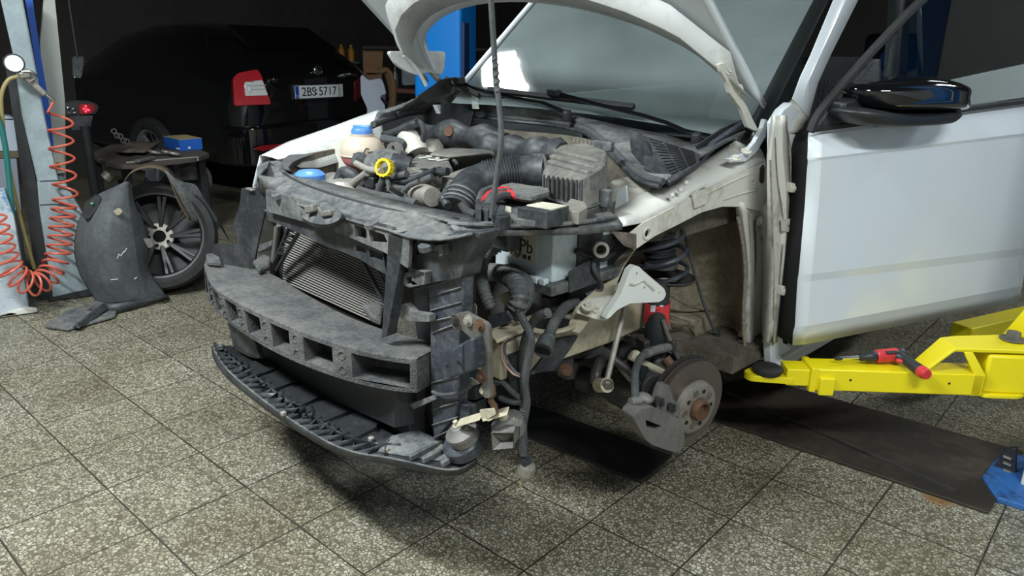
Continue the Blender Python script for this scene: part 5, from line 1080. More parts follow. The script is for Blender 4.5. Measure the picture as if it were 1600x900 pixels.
# cordless ratchet screwdriver lying on the arm
dz = AZ+.026
def T(px, py, o=0): return W(px, py, z=dz+o)
tl = thing('cordless_screwdriver', 'red and black cordless screwdriver lying on the yellow lift arm', 'power tool', tuple(W(1395, 565, z=AZ)))
o_ = V(tl.location)
def TL(name, mb, m, par=None, **k):
    mb.v = [tuple(V(v)-o_) for v in mb.v]; return obj(name, mb, m, par or tl, **k)
TL('bit_shaft', MB().cyl(T(1308, 560), T(1345, 558), .0065, n=14), chrome); TL('bit_tip', MB().lathe([(.006, 0), (.008, .006), (.008, .018), (.0065, .024)], T(1305, 560.3), T(1345, 558)-T(1305, 560.3), 8), plast_dark)
ax_ = (T(1412, 553, .008)-T(1343, 559)).normalized()
TL('collar', MB().lathe([(.010, 0), (.014, .003), (.014, .020), (.019, .028), (.021, .05), (.019, .056)], T(1343, 558.5), ax_, 24), plast_dark)
body = TL('motor_housing', MB().lathe([(.019, 0), (.023, .004), (.024, .035), (.024, .080), (.021, .095), (.012, .100), (0, .1)], T(1368, 557, .002), ax_, 28), red_p)
TL('vent_inlay', MB().bar(T(1384, 551, .022), T(1404, 549, .024), .020, .006), plast_dark, body, bevel=.003)
TL('rear_grip_ring', MB().lathe([(.0245, 0), (.0255, .006), (.0255, .016), (.0235, .022)], T(1400, 554, .006), ax_, 24), plast_dark, body)
hp_ = catmull([T(1402, 556, .006), T(1414, 562, .004), T(1428, 572, .0), T(1440, 580, -.004)], 5)
TL('grip', MB().tube(hp_, [.021, .021, .020, .018, .017, .017, .0175, .018, .018, .0185, .019, .019, .0195, .0195, .0195, .0195], 18), plast_dark)
TL('battery_cap', MB().tube([T(1439, 579.5, -.004), T(1444, 583, -.004), T(1449, 586, -.004)], [.0202, .0204, .016], 18), red_p)
TL('trigger', MB().ball(T(1406, 564, .0), .012, (1.2, .8, .7)), red_p)

# ------------------------------------------------------------------ left side of the room
def place(name, label, cat, base, rz=0, group=None):
    t = thing(name, label, cat, tuple(base), rz, group); t['_o'] = 0; del t['_o']; return t
def rel(t, mb):
    o = V(t.location); r = Matrix.Rotation(-t.rotation_euler[2], 3, 'Z'); mb.v = [tuple(r @ (V(v)-o)) for v in mb.v]; return mb
cb = W(104, 468, z=0)
cpost = place('steel_column', 'grey blue steel column with a wide lower box beside the coiled red hose', 'column', cb)
vd = (CAM-cb); vd.z = 0; vd.normalize(); vr = V((-vd.y, vd.x, 0))
if vr.dot(R2) < 0: vr = -vr
pn = (cb+vd*.0, vd)
def CP(px, py, o=0): return W(px, py, pl=(cb+vd*o, vd))
zf = lambda p: V((p.x, p.y, max(p.z, .004)))
low = [zf(CP(84, 472)), zf(CP(152, 452)), CP(140, 352), CP(100, 282), CP(58, 284), CP(62, 330)]
obj('lower_box', rel(cpost, MB().prism(low, -vd*.18)), grey_post, cpost, bevel=.006)
up = [CP(60, 300), CP(100, 286), CP(86, 180), CP(70, 165), CP(50, 60), CP(42, -40), CP(16, -40), CP(22, 60), CP(36, 180)]
up = [CP(62, 300, -.03), CP(92, 284, -.03), CP(67, 165, -.03), CP(53, 89, -.03), CP(30, -30, -.03), CP(-6, -30, -.03), CP(21, 89, -.03), CP(34, 180, -.03)]
obj('shaft', rel(cpost, MB().prism(up, -vd*.14)), grey_post, cpost, bevel=.01)
obj('dark_side', rel(cpost, MB().prism([CP(62, 470, -.05), CP(84, 472, -.05), CP(60, 300, -.05), CP(34, 180, -.05), CP(21, 89, -.05), CP(6, 89, -.05), CP(20, 180, -.05), CP(40, 320, -.05)], -vd*.12)), plast_dark, cpost)
obj('foot', rel(cpost, MB().prism([zf(CP(76, 478, .01)), zf(CP(156, 462, .01)), CP(156, 448, .01), CP(76, 466, .01)], -vd*.2)), plast_dark, cpost, bevel=.004)
for v_ in (283, 320): obj('fold_line', rel(cpost, MB().bar(CP(62, v_, .002), CP(108, v_-2, .002), .004, .004)), plast, cpost)
cb2 = cb-vd*.35
cpan = place('cabinet_post', 'cream and blue striped post standing behind the grey column', 'post', (cb2.x, cb2.y, 0))
def CQ(px, py): return W(px, py, pl=(cb2, vd))
obj('cream_panel', rel(cpan, MB().prism([zf(CQ(104, 420)), zf(CQ(84, 420)), CQ(62, 60), CQ(70, -20), CQ(84, -20), CQ(102, 160)], -vd*.10)), pm('cream panel', (.36, .37, .34), .6), cpan, bevel=.004)
obj('blue_stripe', rel(cpan, MB().prism([zf(CQ(95, 420)), zf(CQ(105, 420)), CQ(77, 165), CQ(64, 89), CQ(48, -20), CQ(36, -20), CQ(54, 89), CQ(66, 165)], vd*.02)), pm('strong blue', (.01, .08, .42), .5), cpan)
wbx = place('wall_box', 'small white box low on the cream post behind the coiled hose', 'box', tuple(zf(W(90, 250, pl=(cb2+vd*.0, vd)))))
obj('case', rel(wbx, MB().prism([CQ(80, 234), CQ(98, 232), CQ(102, 268), CQ(84, 270)], vd*.06)), white_dusty, wbx, bevel=.003)
obj('amber_lamp', rel(wbx, MB().prism([W(87, 254, pl=(cb2+vd*.065, vd)), W(93, 253, pl=(cb2+vd*.065, vd)), W(94, 264, pl=(cb2+vd*.065, vd)), W(88, 265, pl=(cb2+vd*.065, vd))], vd*.004)), pm('amber lens', (.25, .16, .02), .4), wbx)
# chipped blue and white pillar at the very left edge
pb0 = W(22, 492, z=0)
pil = place('painted_pillar', 'white and blue pillar with chipped paint at the far left edge', 'pillar', pb0)
pilm = pm('chipped blue white paint', (.42, .47, .50), .7, col2=(.08, .20, .36), scale=5, lo=.50, hi=.6)
def CR_(px, py): return W(px, py, pl=(pb0, vd))
obj('shaft', rel(pil, MB().prism([zf(CR_(46, 486)), zf(CR_(-60, 512)), CR_(-70, 300), CR_(8, 300), CR_(22, 338)], -vd*.15)), pilm, pil, bevel=.006)
obj('rubble_foot', rel(pil, MB().prism([zf(CR_(60, 490)), zf(CR_(-20, 512)), CR_(-20, 496), CR_(40, 478), CR_(58, 480)], vd*.03)), white_dirty, pil, bevel=.006)
# white canister with a hose at the left
kb = W(14, 250, D=4.4)
can = place('canister', 'white canister on a shelf at the far left, behind the hose loop', 'canister', kb)
def CK(px, py, o=0): return W(px, py, pl=(kb+vd*o, vd))
obj('body', rel(can, MB().prism(roundpoly([CK(-20, 236), CK(30, 236), CK(26, 190), CK(16, 182), CK(-20, 182)], .02, 3), -vd*.14)), pm('white canister', (.36, .40, .46), .5), can, bevel=.01)
obj('base_band', rel(can, MB().prism([CK(-20, 248, .004), CK(33, 246, .004), CK(30, 236, .004), CK(-20, 238, .004)], -vd*.15)), pm('brown band', (.10, .08, .04), .6), can)
obj('stand', rel(can, MB().prism([CK(-20, 248), CK(26, 247), CK(34, 330), CK(-20, 330)], -vd*.14)), pm('grey stand', (.20, .22, .26), .6), can, bevel=.006)
obj('stand_foot', rel(can, MB().prism([CK(-18, 330), CK(30, 330), zf(W(50, 470, pl=(kb, vd))), zf(W(-10, 470, pl=(kb, vd)))], -vd*.12)), plast_dark, can)
# tyre inflator, yellow and green hoses, coiled red hose
gp = CP(22, 99, .09)
inf = place('tyre_inflator', 'tyre inflator with a round white pressure gauge hung on the grey column', 'tyre inflator', gp)
gx = (CAM-gp).normalized()
g = obj('gauge', rel(inf, MB().lathe([(.045, -.02), (.048, 0), (.048, .012), (.042, .014)], gp, gx, 28, caps=True)), rubber_blk, inf)
obj('dial', rel(inf, MB().lathe([(.0405, .0142), (.0405, .016), (0, .016)], gp, gx, 28)), paper, g)
obj('needle', rel(inf, MB().bar(gp+gx*.018, gp+gx*.018+V((0, 0, .03)), .003, .002)), ink, g)
ha, hb2 = CP(36, 116, .08), CP(70, 148, .06)
obj('handle', rel(inf, MB().bar(ha, hb2, .03, .03)), alu, inf, bevel=.006)
obj('trigger', rel(inf, MB().tube(catmull([CP(34, 112, .1), CP(48, 112, .11), CP(56, 120, .10), CP(46, 128, .10)], 5), .007, 8)), steel, inf)
obj('valve_block', rel(inf, MB().bar(CP(30, 118, .09), CP(48, 116, .09), .03, .03)), steel, inf, bevel=.004)
obj('coupling', rel(inf, MB().cyl(CP(70, 146, .06), CP(84, 158, .06), .010)), steel, inf)
yh = obj('yellow_hose', MB().hose([CP(28, 119, .09), CP(12, 126, .10), CP(2, 150, .10), CP(4, 190, .08), CP(10, 240, .06), CP(20, 290, .04), CP(34, 350, .03), CP(48, 400, .03), CP(54, 420, .02)], .010, 8), pm('ochre hose', (.30, .25, .10), .5)); tag(yh, 'thin ochre air hose looping down from the tyre inflator', 'hose')
gh = obj('green_hose', MB().hose([CP(-12, 170, .12), CP(2, 200, .12), CP(10, 240, .11), CP(14, 280, .10), CP(18, 320, .10), CP(20, 345, .10)], .014, 8), pm('green hose', (.02, .14, .13), .5)); tag(gh, 'dark green hose hanging beside the white canister', 'hose')
path = catmull([CP(94, 176, .08), CP(95, 215, .07), CP(98, 260, .07), CP(102, 300, .07), CP(98, 340, .09), CP(93, 380, .12), CP(87, 410, .15), CP(74, 432, .20), CP(56, 444, .26), CP(38, 440, .30), CP(20, 425, .32), CP(6, 400, .32), CP(-4, 370, .32), CP(-14, 340, .32)], 14)
path = resample(path, 700); hel = []
e1 = None; turns = 24
for i, p in enumerate(path):
    t = (path[min(i+1, 699)]-path[max(i-1, 0)]).normalized()
    if e1 is None: e1 = frame(t)[0]
    e1 = (e1-t*e1.dot(t)).normalized(); e2 = t.cross(e1)
    s = i/699; ph = 2*PI*(5*s/.33 if s < .33 else 5+(turns-5)*(s-.33)/.67)
    r_ = .058 if s < .6 else .058+.012*(s-.6)
    hel.append(p+(e1*math.cos(ph)+e2*math.sin(ph))*r_)
ch = obj('coiled_air_hose', MB().tube([CP(84, 158, .06)]+hel, .0065, 7), red_hose); tag(ch, 'salmon red coiled air hose hanging along the grey column', 'hose')

# loose road wheel leaning by the table
wc = W(250, 370, z=.325)
wax = (CAM-wc); wax.z = 0; wax.normalize(); wax = Matrix.Rotation(-.12, 3, 'Z') @ wax; wax = (wax+V((0, 0, .34))).normalized()
lw = place('road_wheel', 'loose black alloy wheel with tyre leaning behind the plastic arch liner', 'wheel', (wc.x, wc.y, 0))
def wheel(par, c, ax, rel_, R=.318, rr_=.232, wdt=.105, rimm=None, spokes=7, backdark=True):
    tyre = obj('tyre', rel_(par, MB().lathe([(rr_, -wdt), (R*.93, -wdt*1.0), (R, -wdt*.75), (R, wdt*.75), (R*.965, wdt*.95), (R*.86, wdt*1.06), (rr_*1.06, wdt*.92), (rr_, wdt*.80), (rr_, -wdt)], c, ax, 56, caps=False)), rubber_blk, par)
    rim_ = obj('rim', rel_(par, MB().lathe([(rr_*1.005, wdt*.80), (rr_*1.02, wdt*.86), (rr_*.97, wdt*.84), (rr_*.93, wdt*.5), (rr_*.90, -wdt*.8), (rr_*.5, -wdt*.85), (.03, -wdt*.85)], c, ax, 56, caps=False)), rimm or plast_dark, par)
    e1, e2, a_ = frame(ax)
    for k in range(spokes):
        t = 2*PI*k/spokes+.3; d1 = e1*math.cos(t)+e2*math.sin(t); d2 = e1*math.cos(t+.14)+e2*math.sin(t+.14)
        for dd in (d1, d2): obj('spoke', rel_(par, MB().bar(c+a_*wdt*.15+d1*.05, c+a_*wdt*.55+dd*rr_*.95, .022, .02, up=a_)), rimm or plast_dark, rim_, bevel=.004)
    h = obj('hub_face', rel_(par, MB().lathe([(.080, wdt*.0), (.080, wdt*.22), (.074, wdt*.26), (.036, wdt*.26), (.034, wdt*.0)], c, ax, 32, caps=False)), alu, par)
    for k in range(5):
        t = 2*PI*k/5; q = c+a_*(wdt*.262)+(e1*math.cos(t)+e2*math.sin(t))*.056; obj('bolt_hole', rel_(par, MB().cyl(q, q+a_*.0015, .010, n=12)), black, h)
    obj('centre_bore', rel_(par, MB().cyl(c-a_*.0, c+a_*.01, .034)), black, h)
wheel(lw, wc, wax, rel, rr_=.245, spokes=9, rimm=pm('matt black rim', (.009, .009, .010), .45))
# the wheel arch liner stood on end in front of it
lb0 = W(170, 470, z=.01)
ln_ = place('arch_liner', 'dusty black plastic wheel arch liner standing on end before the loose wheel', 'arch liner', lb0)
def LP(px, py, o=0): return W(px, py, pl=(lb0+vd*o, vd))
colsL = [[LP(172, 296, .02), LP(146, 308, .0), LP(122, 345, -.04), LP(115, 390, -.06), LP(124, 430, -.05), LP(150, 472, .0)],
         [LP(182, 290, .12), LP(160, 306, .14), LP(140, 348, .15), LP(134, 392, .15), LP(146, 435, .14), LP(172, 475, .12)],
         [LP(194, 284, .20), LP(182, 310, .24), LP(172, 350, .26), LP(172, 395, .26), LP(184, 435, .24), LP(206, 472, .20)],
         [LP(202, 282, .16), LP(203, 310, .20), LP(208, 345, .21), LP(216, 390, .21), LP(224, 430, .19), LP(238, 468, .16)],
         [LP(206, 290, .08), LP(210, 316, .08), LP(226, 348, .08), LP(234, 380, .08), (LP(233, 420, .08)), LP(262, 462, .08)]]
lin = obj('shell', rel(ln_, MB().strips([catmull(c, 4) for c in colsL], 24)), pm('dusty liner plastic', (.060, .068, .075), .7, col2=(.15, .155, .155), scale=5, lo=.42, hi=.75), ln_, solid=.004, sub=1)
F_ = lambda px, py, z=.006: W(px, py, z=z)
obj('foot_flap', rel(ln_, MB().strips([[F_(150, 474, .06), F_(184, 474, .06), F_(216, 470, .05), F_(262, 461, .05)], [F_(130, 490), F_(182, 490), F_(226, 479), F_(266, 467)]], 14)), plast, ln_, solid=.005)
obj('toe', rel(ln_, MB().prism([F_(70, 513), F_(106, 518), F_(180, 497), F_(186, 482), F_(176, 470), F_(150, 472), F_(138, 480), F_(104, 489)], (0, 0, .016))), plast_top, ln_, bevel=.005)
obj('toe_ridge', rel(ln_, MB().loft([[F_(112, 512, .02), F_(124, 514, .02), F_(120, 506, .04)], [F_(150, 480, .03), F_(172, 482, .03), F_(164, 472, .075)]])), plast, ln_, bevel=.004)
obj('recess', rel(ln_, MB().prism(roundpoly([LP(127, 338, .075), LP(133, 316, .08), LP(150, 302, .09), LP(157, 306, .10), LP(152, 322, .10), LP(138, 340, .09)], .02, 3), vd*.05)), plast_dark, lin, bevel=.006)
obj('green_clip', rel(ln_, MB().ball(LP(144, 318, .15), .008)), pm('green clip', (.12, .30, .14), .5), lin)
obj('bolt_tab', rel(ln_, MB().prism(roundpoly([LP(176, 330, .255), LP(186, 324, .255), (LP(192, 330, .255)), LP(184, 337, .255)], .01, 2), vd*.008)), cream, lin); obj('bolt_tab', rel(ln_, MB().prism(roundpoly([LP(223, 372, .16), LP(234, 372, .16), LP(240, 384, .16), LP(232, 388, .16)], .01, 2), vd*.008)), cast, lin)
for q in (((183, 404), (186, 397)), ((186, 397), (190, 400)), ((190, 398), (194, 392)), ((194, 394), (198, 388)), ((173, 437), (184, 436)), ((210, 436), (214, 433))): obj('chalk_mark', rel(ln_, MB().bar(LP(*q[0], .275), LP(*q[1], .275), .004, .003)), white_dusty, lin)
# a second liner arching over the wheel
l2 = place('arch_liner', 'muddy wheel arch liner lying over the top of the loose wheel', 'arch liner', (wc.x, wc.y, 0))
def L2(px, py, o=0): return W(px, py, pl=(wc+vd*o, vd))
arch_m = pm('mud inside liner', (.13, .09, .055), .9, col2=(.05, .04, .03), scale=8)
inn2 = [[L2(190, 312, .14), L2(193, 288, .16), L2(205, 270, .16), L2(232, 262, .16), L2(256, 268, .16), L2(268, 290, .15), L2(280, 320, .14), L2(296, 345, .12)], [L2(192, 304, .02), L2(197, 280, .02), L2(210, 264, .02), L2(235, 256, .02), L2(262, 262, .02), L2(278, 282, .02), L2(292, 312, .02), L2(306, 338, .02)]]
obj('arch', rel(l2, MB().strips(inn2, 26, sm=True)), arch_m, l2, solid=.004)
obj('side_flap', rel(l2, MB().strips([[L2(258, 266, .15), L2(272, 292, .15), L2(288, 322, .13), L2(300, 344, .10)], [L2(272, 278, .10), L2(290, 300, .10), L2(304, 326, .08), L2(318, 350, .06)], [L2(286, 286, .04), L2(306, 290, .02), L2(322, 318, .02), L2(340, 346, .02)], [L2(296, 318, -.02), L2(318, 318, -.03), L2(340, 340, -.04), L2(358, 376, -.06)]], 16, sm=True)), plast_top, l2, solid=.004)
# low table behind with a blue parts box and clutter
tz = .62
tp_ = [W(*q, z=tz) for q in ((140, 240), (172, 226), (225, 222), (300, 228), (328, 240), (305, 247), (215, 257), (190, 258), (160, 252))]
tb0 = sum(tp_, V())/len(tp_)
tbl = place('work_table', 'low grimy work table with a dished brown top behind the loose wheel', 'table', (tb0.x, tb0.y, 0))
obj('top', rel(tbl, MB().prism(roundpoly(tp_, .03, 2), (0, 0, -.03))), pm('greasy brown steel', (.10, .085, .07), .7, col2=(.05, .042, .036), scale=5), tbl, bevel=.004)
obj('front_edge', rel(tbl, MB().bar(W(200, 256, z=tz-.01)+V((.02, -.02, 0)), W(312, 247, z=tz-.01)+V((.02, -.02, 0)), .02, .035)), alu, tbl, bevel=.003)
for dx, dy in ((-.30, -.25), (.25, -.25), (.25, .3), (-.30, .3)): obj('leg', rel(tbl, MB().box((tb0.x+dx, tb0.y+dy, (tz-.03)/2), (.05, .05, tz-.03))), plast_dark, tbl)
bxp = W(288, 236, z=tz)
bb = place('parts_box', 'blue cardboard parts box with a tan lid on the work table', 'box', (bxp.x, bxp.y, tz))
def BX(px, py, **k): return W(px, py, **k)
B0, B1, B2_ = W(282, 236, z=tz+.001), W(317, 233, z=tz+.001), W(257, 230, z=tz+.001)
u1, u2 = B1-B0, B2_-B0; hh = (W(297, 213, pl=(B0, vd))-B0).z
hh = .085
cbm = pm('blue box print', (.015, .12, .52), .5)
cs = obj('carton', rel(bb, MB().hexa([B0, B1, B1+u2, B2_, B0+V((0, 0, hh)), B1+V((0, 0, hh)), B1+u2+V((0, 0, hh)), B2_+V((0, 0, hh))])), cbm, bb, bevel=.002)
obj('lid', rel(bb, MB().hexa([p+V((0, 0, hh+.0005+k)) for k in (0, .003) for p in (B0, B1, B1+u2, B2_)])), pm('tan card', (.42, .33, .17), .7), bb)
obj('white_mark', rel(bb, MB().bar(B0+u2*.25+V((0, 0, .015))+vd*.004, B0+u2*.05+V((0, 0, .015))+vd*.004, .004, .012)), paper, bb)
obj('white_mark', rel(bb, MB().bar(B0+u1*.35+V((0, 0, .02))+vd*.004, B0+u1*.45+V((0, 0, .02))+vd*.004, .004, .016)), paper, bb); obj('white_edge', rel(bb, MB().bar(B0+u2*.42+vd*.003, B0+u2*.42+V((0, 0, hh))+vd*.003, .004, .004)), paper, bb)
for i, (u_, v_, nm) in enumerate(((262, 238, 'left of the pair'), (242, 238, 'beside the rag'), (272, 240, 'nearest the blue box'))):
    p = W(u_, v_, z=tz+.0255)
    o = obj('bearing_ring', MB().tube(ring(V((0, 0, 0)), (0, .3, 1), .035, 20), .012, 8, closed=True), alu); o.location = p; tag(o, 'metal bearing ring on the work table, '+nm, 'bearing ring', 'rings on the table')
rg = obj('rag', MB().strips([[W(u_+d_, v_, z=tz+.01+h_) for u_, h_ in ((182, .002), (198, .03), (214, .015), (224, .02), (232, .002))] for d_, v_ in ((0, 238), (6, 232), (14, 226), (22, 222))], 18, sm=True), pm('brown rag', (.14, .11, .085), .95), solid=.008); tag(rg, 'crumpled brown rag lying on the work table', 'rag')
tg = obj('grey_tool', MB().bar(W(214, 252, z=tz+.022), W(240, 246, z=tz+.022), .04, .02), cast, bevel=.005); tag(tg, 'short grey metal tool lying on the front of the work table', 'tool')
tg2 = obj('upright_tool', MB().bar(W(248, 236, z=tz+.017), W(252, 220, z=tz+.07), .03, .02), cast_dark, bevel=.005); tag(tg2, 'dark tool standing against the blue box', 'tool')
chn = place('chain', 'short steel chain hanging in the dark above the work table', 'chain', W(186, 212, z=tz+.10))
for k in range(5):
    c = W(178+5*k, 205+4*k+(k % 2)*3, z=tz+.10); obj('link', rel(chn, MB().tube(ring(c, (CAM-c), .018, 14), .005, 6, closed=True)), cast, chn)
mt = place('gearbox_casing', 'dirty alloy gearbox casing on the floor under the work table', 'gearbox', W(250, 300, D=4.9)*1 if False else (tb0.x+.10, tb0.y-.05, 0))
gcen = W(300, 272, pl=(V((tb0.x, tb0.y, 0)), vd)); gcen.z = min(max(gcen.z, .22), .40)
obj('bell', rel(mt, MB().lathe([(.07, -.15), (.11, -.08), (.14, 0), (.14, .03), (.11, .045), (.11, .02), (.04, .0)], gcen, vd+V((0, 0, .2)), 28)), cast, mt)
obj('cast_body', rel(mt, MB().box((gcen.x, gcen.y, gcen.z*.5), (.20, .20, gcen.z))), cast_dark, mt, bevel=.03)
g2 = W(190, 272, pl=(V((tb0.x, tb0.y, 0)), vd))
pt = place('metal_pipe', 'pale exhaust pipe lying under the work table', 'pipe', (g2.x, g2.y, 0))
obj('pipe', rel(pt, MB().hose([W(165, 280, pl=(g2, vd)), W(180, 268, pl=(g2, vd)), W(205, 272, pl=(g2, vd)), W(225, 276, pl=(g2, vd))], .045, 14)), alu, pt)
obj('support', rel(pt, MB().box((g2.x, g2.y, g2.z/2-.02), (.05, .05, g2.z-.04))), plast_dark, pt)
# lamp cluster with a red light in the dark
lm = W(128, 168, D=4.9)
lc = place('rear_lamp', 'loose rear lamp with a glowing red light on a dark stand', 'lamp', (lm.x, lm.y, 0))
def LM(px, py, o=0): return W(px, py, pl=(lm+vd*o, vd))
obj('casing', rel(lc, MB().prism(roundpoly([LM(98, 162), LM(112, 157), LM(140, 158), LM(155, 165), LM(150, 178), LM(120, 181), LM(100, 180)], .02, 3), -vd*.08)), plast_dark, lc, bevel=.006)
for u_, v_ in ((106, 168), (114, 170), (108, 176), (116, 176)): obj('reflector', rel(lc, MB().ball(LM(u_, v_, .005), .014, (1, 1, .7))), chrome, lc)
obj('red_lens', rel(lc, MB().prism(roundpoly([LM(122, 162, .002), LM(146, 162, .002), LM(150, 170, .002), LM(142, 178, .002), LM(124, 178, .002)], .015, 3), vd*.012)), pm('red lens', (.25, .01, .015), .15), lc, bevel=.004)
for u_, v_ in ((134, 166), (131, 170), (136, 171), (134, 174), (139, 172)): obj('diode', rel(lc, MB().ball(LM(u_, v_, .016), .006)), pm('red diode', (.8, .02, .03), .4, emit=((1, .02, .05), 5)), lc)
obj('bracket', rel(lc, MB().prism([LM(108, 182), LM(146, 180), LM(142, 202), LM(112, 205)], -vd*.06)), plast, lc, bevel=.006)
obj('stand', rel(lc, MB().cyl(V((lm.x, lm.y, 0)), V((lm.x, lm.y, lm.z-.12)), .03)), plast_dark, lc)
dkp = place('spring_compressor', 'dark tool with two bright studs hanging above the rear lamp', 'tool', W(122, 110, D=5.2))
hc = V(dkp.location)
obj('body', rel(dkp, MB().prism(roundpoly([W(112, 88, pl=(hc, vd)), W(132, 88, pl=(hc, vd)), W(128, 122, pl=(hc, vd)), W(114, 122, pl=(hc, vd))], .02, 2), -vd*.08)), plast, dkp, bevel=.006)
for u_ in (117, 125): obj('bright_stud', rel(dkp, MB().ball(W(u_, 120.5, pl=(hc+vd*.01, vd)), .009)), chrome, dkp)
obj('hanger', rel(dkp, MB().cyl(W(121, 90, pl=(hc, vd)), V((W(121, 90, pl=(hc, vd)).x, W(121, 90, pl=(hc, vd)).y, CEIL+.03)), .008)), plast_dark, dkp)
# ------------------------------------------------------------------ the black car behind
bo = W(497, 146, D=7.0); BA = math.radians(6.3-90)
bcar = thing('car', 'black car seen from behind, with red tail lamps and white number plate', 'car', (bo.x, bo.y, 0), BA)
RB = Matrix.Rotation(-BA, 3, 'Z')
def B(p): return RB @ (V(p)-V((bo.x, bo.y, 0)))
ZP = bo.z
carpaint = pm('black car paint', (.004, .0042, .005), .12, coat=1)
def sec_(y, w0, w1, z0, zb, zs, zt):          # half widths at bumper and roof; heights: bottom, bumper line, shoulder, top
    pts = [(-w0*.92, z0), (-w0, z0+.10), (-w0*1.0, zb), (-w0*.985, zs), (-w1, zt-.06), (-w1*.82, zt), (0, zt+.02), (w1*.82, zt), (w1, zt-.06), (w0*.985, zs), (w0, zb), (w0, z0+.10), (w0*.92, z0)]
    return [V((x, y, z)) for x, z in pts]
z0 = max(.16, ZP-.62)
secs = [sec_(-.02, .72, .60, z0+.04, z0+.35, z0+.62, z0+.80), sec_(.05, .82, .66, z0, z0+.38, z0+.66, z0+.86), sec_(.25, .88, .68, z0, z0+.42, z0+.72, z0+.98), sec_(.70, .90, .62, z0, z0+.45, z0+.75, z0+1.20),
        sec_(1.3, .90, .60, z0, z0+.45, z0+.74, z0+1.26), sec_(2.4, .90, .58, z0, z0+.45, z0+.72, z0+1.22), sec_(3.1, .89, .70, z0, z0+.42, z0+.66, z0+.80), sec_(4.2, .80, .66, z0+.05, z0+.36, z0+.52, z0+.62)]
# the local y axis runs out of the tail, so the body extends to negative y
secs = [[V((p.x, -p.y, p.z)) for p in s] for s in secs]
body = obj('body', MB().loft(secs), carpaint, bcar, bevel=.03, sub=1)
obj('rear_bumper', MB().loft([[V((x, -y+.0, z)) for x, z in ((-w, z0+.02), (-w, z0+.36), (0, z0+.39), (w, z0+.36), (w, z0+.02))] for y, w in ((-.09, .60), (-.07, .76), (.0, .86), (.15, .915), (.35, .92))]), carpaint, bcar, bevel=.02)
def BW(px, py, dy): return W(px, py, pl=(V((bo.x, bo.y, 0))+RB.transposed() @ V((0, dy, 0)), RB.transposed() @ V((0, 1, 0))))
def BL(pts, dy): return [B(BW(a, b, dy)) for a, b in pts]
# number plate
pp = BL([(461.5, 134.5), (525.5, 130), (527.5, 150.5), (465, 157)], .055)
ex = ((pp[1]-pp[0])+(pp[2]-pp[3])).normalized(); c = sum(pp, V())/4
ex = V((1, 0, 0)) if ex.x > 0 else V((-1, 0, 0)); ez = V((0, 0, 1))
PW, PH = .52, .115
plate = obj('number_plate', MB().hexa([c+ex*sx*PW/2+V((0, dy, 0))+ez*sz*PH/2 for dy in (.0, .006) for sx, sz in ((-1, -1), (1, -1), (1, 1), (-1, 1))]), pm('plate white', (.72, .74, .76), .4), bcar, bevel=.003)
obj('plate_backing', MB().box(c+V((0, -.055, 0)), (PW+.02, .11, PH+.02)), plast_dark, bcar, bevel=.004)
obj('blue_band', MB().box(c-ex*(PW/2-.022)+V((0, .0065, 0)), (.040, .002, PH-.006)), pm('plate blue', (.01, .07, .45), .4), plate)
text('country_code', 'CZ', c-ex*(PW/2-.022)+V((0, .008, -.035)), ex, ez, .030, paper, plate, .0005)
text('plate_number', '2BS 5717', c+ex*.022+V((0, .0075, -.002)), ex, ez, .112, ink, plate, .0008, .98)
for dz_ in (.016, -.018): obj('inspection_sticker', MB().cyl(c-ex*.022+V((0, .0066, dz_)), c-ex*.022+V((0, .008, dz_)), .010), ink, plate)
obj('plate_light', MB().box(c+ex*(PW/2+.045)+V((0, -.02, 0)), (.05, .02, .12)), white_dusty, bcar, bevel=.006)
# emblem and lettering
ec_ = B(BW(497, 110, .035)); em = obj('emblem', MB().lathe([(.048, -.02), (.048, 0), (.042, .008), (.038, .006), (.030, .008), (0, .010)], ec_, (0, 1, 0), 28), pm('dark chrome', (.30, .31, .32), .25, 1), bcar)
for i in range(6): obj('chrome_letter', MB().box(B(BW(537+3.6*i, 118-.25*i, .04)), (.018, .05, .024)), chrome, bcar)
for i, u_ in enumerate((423, 427, 430)): obj('chrome_letter', MB().box(B(BW(u_, 126, .04)), (.014, .05, .03)), chrome, bcar)
# tail lamps wrapping the corners
tl_pl = (V(BW(398, 138, .0)), (RB.transposed() @ V((.55, .83, 0))) if False else (CAM-BW(398, 138, 0)))
sgn = B(BW(398, 138, 0)).x
nrm = V((math.copysign(.45, sgn), .9, .15))
tlc = BW(398, 138, .03); wn_ = RB.transposed() @ nrm
def TLp(pts, o=0): return [B(W(a, b, pl=(tlc+wn_.normalized()*o, wn_))) for a, b in pts]
redl = pm('red lamp lens', (.42, .010, .022), .12, coat=1, col2=(.20, .006, .012), scale=9, emit=((.8, .02, .03), .03)); whl = pm('clear lamp lens', (.62, .62, .62), .15, coat=1)
lamp = obj('tail_lamp', MB().prism(roundpoly(TLp([(364, 122), (372, 114), (402, 108), (408, 116), (424, 163), (366, 165)]), .02, 3), nrm.normalized()*-.12), redl, bcar, bevel=.01)
obj('clear_band', MB().prism(roundpoly(TLp([(382, 128), (410, 125), (419, 149), (383, 150)], .004), .015, 3), nrm.normalized()*-.01), whl, lamp, bevel=.004)
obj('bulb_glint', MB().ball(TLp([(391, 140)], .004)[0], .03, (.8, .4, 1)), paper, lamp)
for v_ in (134, 140): obj('lens_line', MB().bar(*TLp([(386, v_), (416, v_-1)], .006), .006, .006), pm('lens grey', (.35, .35, .35), .3), lamp)
obj('tail_lamp', MB().prism(roundpoly(BL([(551, 128), (560, 120), (562, 150), (552, 158)], .0), .01, 2), (0, .03, 0)), pm('dim red lens', (.10, .008, .012), .3), bcar, bevel=.006)
